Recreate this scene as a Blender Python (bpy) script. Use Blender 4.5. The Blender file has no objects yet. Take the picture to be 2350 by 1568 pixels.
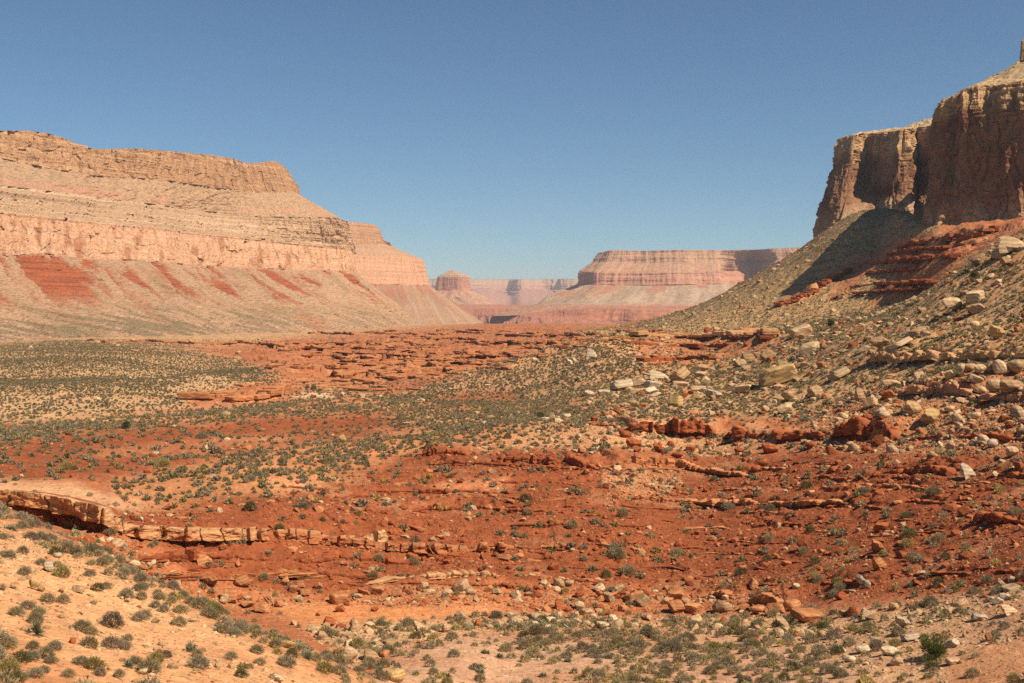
import bpy, math, random
import numpy as np
from mathutils import Vector, Matrix, Euler

random.seed(7)
rng = np.random.default_rng(7)
scene = bpy.context.scene
R = math.radians

# ------------------------------------------------------------------ camera, sky, sun, exposure
FPX, UC, VH = 2837.0, 1175.0, 700.0          # focal length in photo pixels (2350 wide), centre column, horizon row
cam_d = bpy.data.cameras.new('camera')
cam = bpy.data.objects.new('camera', cam_d)
scene.collection.objects.link(cam)
cam.location = (0, 0, 0)
cam.rotation_euler = (R(90), 0, 0)
cam_d.sensor_width = 36.0
cam_d.lens = 36.0 * FPX / 2350.0
cam_d.shift_y = -(784.0 - VH) / 2350.0
cam_d.clip_start = 0.5
cam_d.clip_end = 120000.0
scene.camera = cam

SUN_EL, SUN_AZ = 49.0, 121.0                  # azimuth clockwise from +Y (camera direction): right and a little behind
world = bpy.data.worlds.new('World')
scene.world = world
world.use_nodes = True
wn = world.node_tree
sky = wn.nodes.new('ShaderNodeTexSky')
sky.sky_type = 'NISHITA'
sky.sun_disc = False
sky.sun_elevation = R(SUN_EL)
sky.sun_rotation = R(SUN_AZ)
sky.altitude = 3000.0
sky.air_density = 1.0
sky.dust_density = 1.0
sky.ozone_density = 1.2
bg = wn.nodes['Background']
bg.inputs['Strength'].default_value = 0.060
sky_tone = wn.nodes.new('ShaderNodeVectorMath'); sky_tone.operation = 'MULTIPLY'
sky_tone.inputs[1].default_value = (0.78, 0.99, 1.05)
wn.links.new(sky.outputs[0], sky_tone.inputs[0])
wn.links.new(sky_tone.outputs[0], bg.inputs[0])

sd = bpy.data.lights.new('sun', 'SUN')
sd.energy = 5.0
sd.angle = R(0.5)
sd.color = (1.0, 0.855, 0.665)
sun = bpy.data.objects.new('sun', sd)
scene.collection.objects.link(sun)
sdir = Vector((math.cos(R(SUN_EL)) * math.sin(R(SUN_AZ)), math.cos(R(SUN_EL)) * math.cos(R(SUN_AZ)), math.sin(R(SUN_EL))))
sun.rotation_euler = sdir.to_track_quat('Z', 'Y').to_euler()
sun.location = (0, 0, 400)

vs = scene.view_settings
scene.display_settings.display_device = 'sRGB'
vs.view_transform = 'Standard'
vs.look = 'None'
vs.exposure = 0.47
vs.gamma = 1.0
vs.use_curve_mapping = False
scene.render.engine = 'CYCLES'
scene.cycles.max_bounces = 4
scene.cycles.diffuse_bounces = 1
scene.cycles.volume_bounces = 1
scene.cycles.use_adaptive_sampling = True
scene.cycles.adaptive_threshold = 0.02
scene.cycles.use_denoising = False

# ------------------------------------------------------------------ noise
def _h(ix, iy, seed):
    n = (ix.astype(np.int64) * 374761393 + iy.astype(np.int64) * 668265263 + seed * 1274126177) & 0xFFFFFFFF
    n = ((n ^ (n >> 13)) * 1103515245) & 0xFFFFFFFF
    n = ((n ^ (n >> 16)) * 2246822519) & 0xFFFFFFFF
    return ((n ^ (n >> 15)) & 0xFFFFFF).astype(np.float32) / 16777216.0

def perlin(x, y, seed=0):
    x = np.asarray(x, np.float64); y = np.asarray(y, np.float64)
    ix = np.floor(x).astype(np.int64); iy = np.floor(y).astype(np.int64)
    fx = (x - ix).astype(np.float32); fy = (y - iy).astype(np.float32)
    u = fx * fx * fx * (fx * (fx * 6 - 15) + 10); v = fy * fy * fy * (fy * (fy * 6 - 15) + 10)
    def g(dx, dy):
        a = _h(ix + dx, iy + dy, seed) * 6.2831853
        return np.cos(a) * (fx - dx) + np.sin(a) * (fy - dy)
    a = g(0, 0) * (1 - u) + g(1, 0) * u
    b = g(0, 1) * (1 - u) + g(1, 1) * u
    return (a * (1 - v) + b * v) * 1.5

def fbm(x, y, octv=4, seed=0, gain=0.5, lac=2.03):
    t = 0; a = 1.0; s = 0.0
    for k in range(octv):
        t = t + a * perlin(x, y, seed + k * 17)
        s += a; a *= gain; x = x * lac + 3.7; y = y * lac + 1.3
    return t / s * 1.4

def ridged(x, y, octv=4, seed=0, gain=0.5):
    t = 0; a = 1.0; s = 0.0
    for k in range(octv):
        t = t + a * (1 - np.abs(perlin(x, y, seed + k * 31)) * 1.6)
        s += a; a *= gain; x = x * 2.07 + 1.9; y = y * 2.07 + 5.3
    return t / s

def worley(x, y, seed=0, jit=0.9):
    """distance to the nearest cell point, to the second nearest, and a random value of the nearest cell"""
    ix = np.floor(x).astype(np.int64); iy = np.floor(y).astype(np.int64)
    d1 = np.full(np.shape(x), 9.0, np.float32); d2 = d1.copy(); idv = np.zeros(np.shape(x), np.float32)
    for dx in (-1, 0, 1):
        for dy in (-1, 0, 1):
            cx = ix + dx; cy = iy + dy
            px = cx + 0.5 + jit * (_h(cx, cy, seed) - 0.5); py = cy + 0.5 + jit * (_h(cx, cy, seed + 5) - 0.5)
            d = np.hypot(px - x, py - y).astype(np.float32)
            c = _h(cx, cy, seed + 9)
            near = d < d1
            d2 = np.where(near, d1, np.minimum(d2, d)); idv = np.where(near, c, idv); d1 = np.where(near, d, d1)
    return d1, d2, idv

def sstep(e0, e1, x):
    t = np.clip((x - e0) / (e1 - e0), 0, 1)
    return t * t * (3 - 2 * t)

def pch(x, y, xq):
    """monotone cubic interpolation"""
    x = np.asarray(x, float); y = np.asarray(y, float); xq = np.clip(xq, x[0], x[-1])
    h = np.diff(x); d = np.diff(y) / h
    m = np.zeros_like(y)
    same = (d[:-1] * d[1:]) > 0
    w1 = 2 * h[1:] + h[:-1]; w2 = h[1:] + 2 * h[:-1]
    with np.errstate(divide='ignore', invalid='ignore'):
        hm = (w1 + w2) / (w1 / d[:-1] + w2 / d[1:])
    m[1:-1] = np.where(same, hm, 0)
    m[0] = d[0]; m[-1] = d[-1]
    i = np.clip(np.searchsorted(x, xq) - 1, 0, len(h) - 1)
    t = (xq - x[i]) / h[i]
    return ((2 * t**3 - 3 * t**2 + 1) * y[i] + (t**3 - 2 * t**2 + t) * h[i] * m[i]
            + (-2 * t**3 + 3 * t**2) * y[i + 1] + (t**3 - t**2) * h[i] * m[i + 1])

# ------------------------------------------------------------------ mesh helpers
def mesh_from(name, V, F, col=None, smooth=False):
    V = np.ascontiguousarray(V, np.float32); F = np.ascontiguousarray(F, np.int32)
    me = bpy.data.meshes.new(name)
    n, k = F.shape
    me.vertices.add(len(V)); me.vertices.foreach_set('co', V.ravel())
    me.loops.add(n * k); me.loops.foreach_set('vertex_index', F.ravel())
    me.polygons.add(n)
    me.polygons.foreach_set('loop_start', np.arange(0, n * k, k, dtype=np.int32))
    me.polygons.foreach_set('loop_total', np.full(n, k, np.int32))
    me.polygons.foreach_set('use_smooth', np.full(n, bool(smooth)))
    if col is not None:
        a = me.color_attributes.new('Col', 'FLOAT_COLOR', 'POINT')
        c = np.ones((len(V), 4), np.float32); c[:, :3] = col
        a.data.foreach_set('color', c.ravel())
    me.update(calc_edges=True)
    return me

def add_obj(name, me, mat=None, parent=None, kind=None, label=None, category=None, group=None):
    o = bpy.data.objects.new(name, me)
    scene.collection.objects.link(o)
    if mat is not None and len(me.materials) == 0: me.materials.append(mat)
    if parent is not None: o.parent = parent
    for k, v in (('kind', kind), ('label', label), ('category', category), ('group', group)):
        if v: o[k] = v
    return o

def grid_faces(nr, nc):
    i = np.arange(nr * nc, dtype=np.int32).reshape(nr, nc)
    return np.stack([i[:-1, :-1], i[:-1, 1:], i[1:, 1:], i[1:, :-1]], -1).reshape(-1, 4)

# ------------------------------------------------------------------ materials
def new_mat(name):
    m = bpy.data.materials.new(name); m.use_nodes = True
    nt = m.node_tree; b = nt.nodes['Principled BSDF']
    b.inputs['Roughness'].default_value = 0.95
    b.inputs['Specular IOR Level'].default_value = 0.12
    return m, nt, b

def node(nt, t, **kw):
    n = nt.nodes.new(t)
    for k, v in kw.items(): setattr(n, k, v)
    return n

def rock_mat(name, base=None, scale=1.0, contrast=0.35, spots=None, spot_scale=2.0, spot_amt=0.5, bump=0.5, bdist=0.1, coord='Object', bands=0.0, zsq=1.0):
    """base None reads the Col attribute (the surface's own colour); noise gives grain, stones and wear"""
    m, nt, b = new_mat(name); L = nt.links.new
    tc = node(nt, 'ShaderNodeTexCoord'); src = tc.outputs[coord]
    mp = node(nt, 'ShaderNodeMapping'); mp.inputs['Scale'].default_value = (1, 1, zsq); L(src, mp.inputs[0])
    n1 = node(nt, 'ShaderNodeTexNoise'); n1.inputs['Scale'].default_value = scale; n1.inputs['Detail'].default_value = 8; n1.inputs['Roughness'].default_value = 0.68
    L(mp.outputs[0], n1.inputs['Vector'])
    mr = node(nt, 'ShaderNodeMapRange'); mr.inputs['From Min'].default_value = 0.3; mr.inputs['From Max'].default_value = 0.7
    mr.inputs['To Min'].default_value = 1 - contrast; mr.inputs['To Max'].default_value = 1 + contrast
    L(n1.outputs['Fac'], mr.inputs['Value'])
    if base is None:
        at = node(nt, 'ShaderNodeVertexColor'); at.layer_name = 'Col'; c0 = at.outputs['Color']
    else:
        rgb = node(nt, 'ShaderNodeRGB'); rgb.outputs[0].default_value = (*base, 1); c0 = rgb.outputs[0]
        oi = node(nt, 'ShaderNodeObjectInfo')
        hs = node(nt, 'ShaderNodeHueSaturation')
        r2 = node(nt, 'ShaderNodeMapRange'); r2.inputs['To Min'].default_value = 0.78; r2.inputs['To Max'].default_value = 1.2
        L(oi.outputs['Random'], r2.inputs['Value']); L(r2.outputs[0], hs.inputs['Value']); L(c0, hs.inputs['Color']); c0 = hs.outputs[0]
    vm = node(nt, 'ShaderNodeVectorMath', operation='SCALE'); L(c0, vm.inputs[0]); L(mr.outputs[0], vm.inputs['Scale'])
    c1 = vm.outputs[0]
    if bands:
        wv = node(nt, 'ShaderNodeTexWave'); wv.bands_direction = 'Z'; wv.inputs['Scale'].default_value = bands; wv.inputs['Distortion'].default_value = 4; wv.inputs['Detail'].default_value = 3
        L(src, wv.inputs['Vector'])
        mb = node(nt, 'ShaderNodeMapRange'); mb.inputs['To Min'].default_value = 0.78; mb.inputs['To Max'].default_value = 1.12; L(wv.outputs['Fac'], mb.inputs['Value'])
        v2 = node(nt, 'ShaderNodeVectorMath', operation='SCALE'); L(c1, v2.inputs[0]); L(mb.outputs[0], v2.inputs['Scale']); c1 = v2.outputs[0]
    hgt = n1.outputs['Fac']
    if spots is not None:
        vo = node(nt, 'ShaderNodeTexVoronoi'); vo.inputs['Scale'].default_value = spot_scale; vo.inputs['Randomness'].default_value = 1
        L(src, vo.inputs['Vector'])
        sp = node(nt, 'ShaderNodeMapRange'); sp.inputs['From Min'].default_value = 0.42; sp.inputs['From Max'].default_value = 0.28; L(vo.outputs['Distance'], sp.inputs['Value'])
        cr = node(nt, 'ShaderNodeSeparateColor'); L(vo.outputs['Color'], cr.inputs[0])
        gt = node(nt, 'ShaderNodeMath', operation='GREATER_THAN'); gt.inputs[1].default_value = 1 - spot_amt; L(cr.outputs[0], gt.inputs[0])
        mu = node(nt, 'ShaderNodeMath', operation='MULTIPLY'); L(sp.outputs[0], mu.inputs[0]); L(gt.outputs[0], mu.inputs[1])
        br = node(nt, 'ShaderNodeMapRange'); br.inputs['To Min'].default_value = spots[0]; br.inputs['To Max'].default_value = spots[1]; L(cr.outputs[1], br.inputs['Value'])
        v3 = node(nt, 'ShaderNodeVectorMath', operation='SCALE'); L(c1, v3.inputs[0]); L(br.outputs[0], v3.inputs['Scale'])
        mx = node(nt, 'ShaderNodeMix', data_type='RGBA'); L(mu.outputs[0], mx.inputs[0]); L(c1, mx.inputs[6]); L(v3.outputs[0], mx.inputs[7]); c1 = mx.outputs[2]
        ad = node(nt, 'ShaderNodeMath', operation='MULTIPLY_ADD'); L(mu.outputs[0], ad.inputs[0]); ad.inputs[1].default_value = 0.6; L(hgt, ad.inputs[2]); hgt = ad.outputs[0]
    L(c1, b.inputs['Base Color'])
    bp = node(nt, 'ShaderNodeBump'); bp.inputs['Strength'].default_value = bump; bp.inputs['Distance'].default_value = bdist
    L(hgt, bp.inputs['Height']); L(bp.outputs[0], b.inputs['Normal'])
    return m

M_ground = rock_mat('ground_soil', None, 2.2, 0.32, (0.62, 1.5), 5.0, 0.45, 0.8, 0.10)
M_mesa = rock_mat('mesa_rock', None, 0.35, 0.30, None, bump=1.0, bdist=2.6, zsq=1.2)
M_far = rock_mat('far_mesa_rock', None, 0.06, 0.22, None, bump=0.8, bdist=8.0, zsq=1.3)
M_cliff = rock_mat('cliff_rock', None, 0.35, 0.28, None, bump=0.8, bdist=0.7, zsq=0.8)
M_ledge = rock_mat('ledge_rock', None, 0.9, 0.3, None, bump=0.7, bdist=0.15, zsq=2.2)
M_rubble = rock_mat('rubble_rock', None, 2.0, 0.25, None, bump=0.5, bdist=0.1)
RC = {'tan': (0.42, 0.265, 0.14), 'cream': (0.49, 0.335, 0.19), 'yellow': (0.44, 0.29, 0.125), 'red': (0.30, 0.088, 0.033),
      'grey': (0.44, 0.34, 0.235), 'orange': (0.42, 0.185, 0.08), 'white': (0.58, 0.45, 0.29)}
M_rock = {k: rock_mat(k + '_boulder_rock', c, 1.6, 0.28, None, bump=0.6, bdist=0.12, bands=0.7) for k, c in RC.items()}

def leaf_mat(name):
    m, nt, b = new_mat(name); L = nt.links.new
    at = node(nt, 'ShaderNodeVertexColor'); at.layer_name = 'Col'
    oi = node(nt, 'ShaderNodeObjectInfo'); hs = node(nt, 'ShaderNodeHueSaturation')
    r = node(nt, 'ShaderNodeMapRange'); r.inputs['To Min'].default_value = 0.8; r.inputs['To Max'].default_value = 1.25; L(oi.outputs['Random'], r.inputs['Value'])
    L(r.outputs[0], hs.inputs['Value']); L(at.outputs['Color'], hs.inputs['Color']); L(hs.outputs[0], b.inputs['Base Color'])
    tr = node(nt, 'ShaderNodeBsdfTranslucent'); L(hs.outputs[0], tr.inputs['Color'])
    ms = node(nt, 'ShaderNodeMixShader'); ms.inputs[0].default_value = .35
    L(b.outputs[0], ms.inputs[1]); L(tr.outputs[0], ms.inputs[2]); L(ms.outputs[0], nt.nodes['Material Output'].inputs['Surface'])
    return m
M_leaf = leaf_mat('shrub_leaves')
M_twig, _nt, _b = new_mat('shrub_twigs'); _b.inputs['Base Color'].default_value = (0.16, 0.11, 0.075, 1)

# ------------------------------------------------------------------ terrain: feature lines (photo row v, distance Y) per column u
COLS = {
 -250: [(1568,24),(1300,36),(1050,64),(1060,70),(1080,76),(1120,80),(1130,83),(1090,84.5),(1075,90),(1040,99),(1010,109),(1000,114),(990,120),(985,127),(975,170),(962,185),(912,210),(870,238),(874,280),(815,350),(787,590)],
 0:    [(1568,27),(1380,35.5),(1165,56),(1172,64),(1180,70),(1185,75),(1172,79),(1125,80.5),(1110,85),(1060,96),(1030,104),(1015,110),(1002,117),(990,125),(983,165),(968,180),(920,205),(876,232),(878,275),(818,340),(790,590)],
 140:  [(1568,28),(1410,36),(1235,52),(1245,60),(1238,66),(1228,72),(1205,77),(1145,79),(1120,84),(1075,94),(1040,103),(1022,110),(1000,119),(980,131),(975,168),(957,186),(915,210),(874,236),(876,278),(812,340),(785,580)],
 250:  [(1568,29),(1440,36.5),(1285,49),(1300,57),(1280,63),(1265,69),(1235,74),(1170,75.5),(1140,81.5),(1102,91),(1058,101),(1035,110),(1000,122),(970,136),(966,172),(950,190),(912,212),(872,240),(872,282),(812,345),(786,560)],
 310:  [(1568,29.5),(1450,37),(1315,48),(1345,56),(1330,64),(1300,71),(1252,77.5),(1206,79),(1165,85),(1115,92.5),(1065,102),(1042,111),(1000,124),(967,138),(965,172),(947,192),(912,214),(876,242),(872,285),(815,350),(787,556)],
 560:  [(1568,33),(1500,38),(1440,44),(1500,54),(1450,66),(1400,75),(1250,81.5),(1213,83),(1160,88.5),(1105,95),(1052,104),(1044,116),(1000,132),(952,150),(945,182),(930,205),(895,245),(851,295),(846,345),(811,440),(782,600)],
 800:  [(1568,39.5),(1554,41),(1540,42.5),(1550,54),(1450,70),(1400,77.5),(1262,88.5),(1233,90),(1160,97),(1090,107),(1013,124),(1018,134),(985,148),(928,172),(912,215),(895,255),(880,285),(855,340),(845,375),(810,490),(785,640)],
 1000: [(1568,50),(1560,51),(1545,53),(1520,58),(1450,71),(1410,78),(1275,92),(1255,93.5),(1160,102),(1085,112),(1000,126),(998,138),(960,158),(926,180),(920,208),(908,222),(886,240),(872,258),(874,300),(820,450),(785,640)],
 1175: [(1568,56),(1540,59),(1515,62),(1490,65),(1445,73),(1412,79),(1260,94),(1240,95.5),(1150,104),(1075,114),(972,134),(965,148),(945,165),(926,182),(920,200),(902,212),(866,230),(833,250),(845,315),(815,460),(780,660)],
 1400: [(1568,55),(1530,60),(1500,64),(1480,67),(1445,73),(1415,79),(1290,91),(1265,93),(1150,105),(1055,118),(975,134),(955,143),(935,153),(915,165),(895,180),(870,193),(820,224),(780,258),(785,305),(770,480),(752,640)],
 1600: [(1568,55),(1530,59),(1500,63),(1475,67),(1440,73),(1405,80),(1290,92),(1265,94.5),(1150,108.5),(1060,121),(975,137),(950,143),(925,152),(900,165),(880,178),(855,197),(810,245),(778,300),(765,340),(735,450),(703,600)],
 1800: [(1568,53),(1530,57),(1500,60.5),(1470,64.5),(1435,70),(1395,76),(1290,86),(1265,88.5),(1150,102),(1070,112),(985,126),(950,134),(915,143),(880,154),(855,163),(825,177),(790,195),(762,225),(750,300),(690,430),(598,650)],
 2000: [(1568,50),(1520,54),(1480,58),(1450,61),(1415,65),(1380,69),(1290,78),(1265,80.5),(1150,92.5),(1070,102),(985,115),(945,121),(905,128),(870,135),(835,142),(800,150),(765,162),(738,180),(716,300),(642,400),(490,650)],
 2200: [(1568,47),(1510,51.5),(1465,55),(1430,58),(1390,61.5),(1345,66),(1270,73),(1245,75.5),(1150,85),(1070,94),(985,103.5),(935,110),(890,116),(845,122.5),(800,130),(750,139),(690,151),(628,168),(640,240),(592,300),(522,392)],
 2350: [(1568,45),(1500,49),(1450,52.5),(1410,55.5),(1370,59),(1320,63),(1250,69),(1225,71.5),(1150,79),(1070,87.5),(985,97),(930,103),(880,109),(830,116),(780,123),(725,131),(640,145),(535,168),(545,230),(530,290),(508,365)],
 2600: [(1568,42),(1490,46),(1430,49.5),(1390,52),(1350,55),(1300,59),(1230,64),(1205,66.5),(1120,73),(1040,80),(950,88),(890,94),(840,99),(790,105),(740,112),(680,120),(580,133),(470,155),(480,215),(480,270),(470,330)],
}
FAR = {-250:(1000,-20),0:(1000,-20),140:(1000,-20),250:(1000,-20),310:(1000,-20),560:(1000,-20),800:(1000,-20),1000:(1000,-19.5),1175:(1000,-19),1400:(860,-17),1600:(780,-10),1800:(820,8),2000:(800,46),2200:(520,30),2350:(480,34),2600:(450,36)}
_us = sorted(COLS)
acol = np.array([(u - UC) / FPX for u in _us])
FB = []; FZ = []
for u in _us:
    bb = [math.log(5.0)]; zz = [-3.6]
    for v, Y in COLS[u]:
        bb.append(math.log(Y)); zz.append((VH - v) / FPX * Y)
    y, z = FAR[u]
    bb += [math.log(y), math.log(1500), math.log(1800), math.log(9000), math.log(60000)]
    zz += [z, -23.5, -46, -62, -120]
    FB.append(bb); FZ.append(zz)
FB = np.array(FB); FZ = np.array(FZ)

QUAL = 1.0
NA = int(1500 * QUAL)
A = np.linspace(-0.60, 0.60, NA)
def seg(y0, y1, n): return np.linspace(math.log(y0), math.log(y1), n, endpoint=False)
B = np.concatenate([seg(5, 24, 60), seg(24, 62, int(420 * QUAL)), seg(62, 135, int(760 * QUAL)), seg(135, 340, int(460 * QUAL)), seg(340, 1500, int(330 * QUAL)), seg(1500, 60000, 80)])
NB = len(B)
fb = np.stack([pch(acol, FB[:, i], A) for i in range(FB.shape[1])], 1)
fz = np.stack([pch(acol, FZ[:, i], A) for i in range(FZ.shape[1])], 1)
H = np.stack([pch(fb[j], fz[j], B) for j in range(NA)], 1)          # rows b, cols a
YY = np.exp(B)[:, None] * np.ones((1, NA)); XX = YY * A[None, :]

# ------------------------------------------------------------------ soils: what the ground is made of, patch by patch
SAND = (0.60, 0.305, 0.142); RED = (0.25, 0.073, 0.0285); TAN = (0.49, 0.295, 0.15); PINK = (0.50, 0.285, 0.165)
PLAIN = (0.37, 0.135, 0.06); SLICK = (0.55, 0.225, 0.09); OLIVE = (0.43, 0.27, 0.125)
DS = 4
ZW, ZH = 2900 // DS, 1700 // DS                     # u from -270, v from 0
zu = (np.arange(ZW) + 0.5) * DS - 270; zv = (np.arange(ZH) + 0.5) * DS
ZU, ZV = np.meshgrid(zu, zv)
zone = np.zeros((ZH, ZW, 7), np.float32)            # rgb, shrubs per m2, rocks per m2, ledges, pale rock share
zone[:] = (*PLAIN, 0.08, 0.05, 0.5, 0.5)
def poly_mask(pts):
    ins = np.zeros(ZU.shape, bool); n = len(pts)
    for i in range(n):
        x0, y0 = pts[i]; x1, y1 = pts[(i + 1) % n]
        if y0 == y1: continue
        c = ((y0 > ZV) != (y1 > ZV)) & (ZU < (x1 - x0) * (ZV - y0) / (y1 - y0) + x0)
        ins ^= c
    return ins.astype(np.float32)
def blur(m, k):
    for ax in (0, 1):
        c = np.cumsum(np.pad(m, [(k + 1, k) if a == ax else (0, 0) for a in (0, 1)], mode='edge'), axis=ax)
        n = m.shape[ax]
        m = (np.take(c, np.arange(2 * k + 1, 2 * k + 1 + n), axis=ax) - np.take(c, np.arange(0, n), axis=ax)) / (2 * k + 1)
    return m
def zonepaint(pts, rgb, sh, rk, lg, pale=0.5, soft=3):
    m = blur(poly_mask(pts), soft)[..., None]
    zone[:] = zone * (1 - m) + np.array((*rgb, sh, rk, lg, pale), np.float32) * m
Zp = zonepaint
Zp([(-270,600),(700,600),(1100,735),(1100,745),(640,790),(-270,800)], TAN, .10, .02, 0, .95)
Zp([(620,782),(1150,745),(1480,745),(1400,790),(1100,850),(900,890),(640,890),(560,800)], PLAIN, .10, .06, 1)
Zp([(-270,805),(0,795),(200,783),(420,800),(640,868),(600,895),(440,912),(440,945),(250,962),(0,985),(-270,995)], TAN, .58, .01, 0, .97, soft=4)
Zp([(-270,885),(0,874),(150,870),(300,876),(420,892),(400,900),(150,893),(0,896),(-270,905)], (.42,.25,.125), 1.6, .01, 0, .97)
Zp([(-270,835),(0,825),(120,812),(260,808),(430,822),(560,858),(430,850),(250,838),(100,845),(-270,855)], (.42,.25,.125), 1.5, .01, 0, .97)
Zp([(430,820),(560,835),(640,866),(600,874),(480,850)], (.42,.25,.125), 1.4, .01, 0, .97)
Zp([(430,905),(640,880),(670,900),(640,925),(430,950)], (.46,.175,.075), .06, .1, 1)
Zp([(-270,975),(0,972),(250,955),(430,935),(640,925),(680,935),(440,962),(180,985),(0,992),(-270,1000)], (.52,.24,.12), .05, .02, 0)
Zp([(-270,1000),(0,985),(250,970),(500,945),(800,918),(1250,918),(1300,935),(900,950),(500,965),(200,1000),(-270,1050)], (.42,.2,.09), 1.4, .05, 0)
Zp([(-270,1020),(0,1008),(200,992),(420,977),(620,957),(900,950),(1020,962),(950,988),(780,1006),(560,1040),(300,1092),(120,1110),(0,1098),(-270,1090)], RED, .30, .04, .5)
Zp([(200,1035),(420,1022),(640,1000),(760,1000),(640,1016),(420,1034),(220,1046)], (.47,.2,.09), .1, .35, .4)
Zp([(850,975),(1000,985),(1110,965),(1200,985),(1000,1000)], (.5,.24,.11), .2, .4, .2)
Zp([(870,932),(1000,882),(1200,822),(1370,776),(1480,790),(1460,840),(1420,880),(1380,912),(1200,928)], (.5,.275,.135), .95, .03, 0, .95)
Zp([(960,912),(1190,898),(1190,922),(1040,928),(960,928)], RED, .15, .02, 0)
Zp([(640,880),(780,872),(900,880),(860,925),(700,930),(640,915)], (.44,.2,.09), .2, .08, .6)
Zp([(690,905),(760,900),(770,915),(700,915)], (.6,.46,.3), .05, .2, 0, soft=1)
# right side: slopes and talus
Zp([(1300,770),(1450,750),(1700,650),(1890,540),(2000,440),(2150,430),(2150,520),(2250,600),(2100,720),(1850,770),(1500,800)], OLIVE, .55, .3, 0, .9)
Zp([(1960,590),(2100,540),(2230,520),(2290,530),(2230,600),(2150,660),(2050,700),(1960,720),(1900,690)], (.42,.16,.068), .12, .08, .4)
Zp([(1780,700),(1900,630),(1990,580),(1990,600),(1900,660),(1830,700)], (.42,.18,.08), .1, .05, .3, soft=2)
Zp([(1900,700),(2030,610),(2060,600),(2040,660),(1960,730)], OLIVE, .6, .02, 0, soft=2)
Zp([(1430,870),(1480,800),(1800,765),(1990,740),(2120,680),(2280,570),(2620,420),(2620,960),(2080,960),(1800,960),(1400,965),(1300,950)], (.455,.265,.125), .75, .85, .1, .72)
Zp([(1480,770),(1800,765),(1820,790),(1700,830),(1500,850),(1450,820)], (.42,.175,.075), .15, .35, .5, .6)
Zp([(900,950),(1250,935),(1420,925),(1380,960),(1200,1010),(1000,1000)], (.46,.235,.11), 1.2, .15, 0, .7)
Zp([(1200,985),(1420,960),(1620,990),(1880,1010),(1700,1040),(1400,1050),(1000,1030)], (.49,.25,.12), .4, .8, .1, .75)
Zp([(1850,960),(2000,900),(2350,850),(2620,830),(2620,1045),(2080,1050),(1850,1030)], (.40,.16,.07), .12, 2.2, .4, .8)
Zp([(250,1112),(560,1047),(780,1012),(960,1000),(1150,975),(1210,1000),(960,1040),(750,1112),(560,1140),(300,1168)], (.45,.195,.085), 1.0, .05, 0)
Zp([(-270,1090),(0,1100),(180,1110),(300,1150),(560,1200),(250,1190),(100,1140),(-270,1120)], (.55,.3,.155), .06, .04, 0)
Zp([(250,1190),(330,1172),(560,1140),(750,1112),(950,1042),(1250,1046),(1450,1066),(1700,1055),(1850,1044),(2080,1054),(2620,1044),(2620,1340),(2350,1350),(2000,1372),(1800,1382),(1400,1400),(1000,1388),(700,1380),(480,1330),(200,1270)], RED, .11, .6, .8, .13)
Zp([(1370,1085),(1480,1070),(1560,1090),(1540,1140),(1400,1150)], (.47,.2,.09), .2, 2.0, .3, .6)
Zp([(600,1110),(820,1090),(860,1105),(640,1130)], (.5,.24,.11), .2, .5, .2, .7)
Zp([(990,1120),(1160,1100),(1180,1130),(1010,1150)], (.46,.18,.08), .2, .5, .2, .6)
Zp([(150,1230),(300,1235),(440,1320),(560,1360),(700,1370),(1000,1340),(1400,1345),(1800,1375),(1800,1410),(1300,1405),(900,1392),(600,1402),(420,1370)], (.40,.145,.06), .16, 1.6, .3, .5)
Zp([(590,1400),(700,1384),(900,1392),(1160,1388),(1200,1406),(950,1428),(720,1440)], SLICK, 0, .01, 0, soft=2)
Zp([(700,1440),(960,1428),(1190,1410),(1420,1415),(1900,1420),(2100,1380),(2350,1350),(2620,1340),(2620,1600),(1950,1600),(1780,1470),(1300,1452),(1000,1460),(880,1510),(820,1540)], (.50,.285,.15), .5, 1.3, 0, .95)
Zp([(900,1510),(1000,1462),(1400,1454),(1780,1472),(1900,1520),(2000,1568),(2050,1620),(900,1620),(850,1560)], PINK, .30, .03, 0, .8)
Zp([(1100,1455),(1400,1452),(1780,1472),(1900,1520),(2000,1568),(2050,1620),(1400,1620),(1350,1530),(1450,1490)], PINK, 1.5, .01, 0, .8, soft=8)
Zp([(2150,1500),(2350,1470),(2620,1470),(2620,1600),(2200,1600)], (.49,.24,.115), .3, .1, 0, .9)
Zp([(-270,1040),(0,1168),(100,1217),(300,1312),(420,1367),(560,1442),(700,1492),(800,1542),(880,1580),(860,1640),(-270,1640)], SAND, .34, 1.3, 0, .9, soft=1)
Zp([(-270,1040),(0,1168),(100,1217),(300,1312),(420,1367),(560,1442),(700,1492),(800,1542),(880,1580),(860,1610),(690,1520),(550,1468),(410,1395),(290,1340),(90,1240),(0,1195)], (.50,.25,.115), 1.3, .2, 0, .9, soft=1)
Zp([(-270,1440),(0,1455),(110,1490),(200,1530),(260,1600),(-270,1600)], (.5,.235,.105), 1.5, .03, 0, .9)

def zone_at(X, Y, Z, warp=True):
    u = UC + FPX * X / Y; v = VH - FPX * Z / Y
    if warp:
        s = 14.0
        u = u + s * fbm(X / 6.0, Y / 6.0, 3, 501) * 1.6; v = v + 5.0 * fbm(X / 5.0, Y / 7.0, 3, 502)
    i = np.clip(((v) / DS).astype(int), 0, ZH - 1); j = np.clip(((u + 270) / DS).astype(int), 0, ZW - 1)
    return zone[i, j]

zg = zone_at(XX, YY, H)
LG = zg[..., 5]
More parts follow.
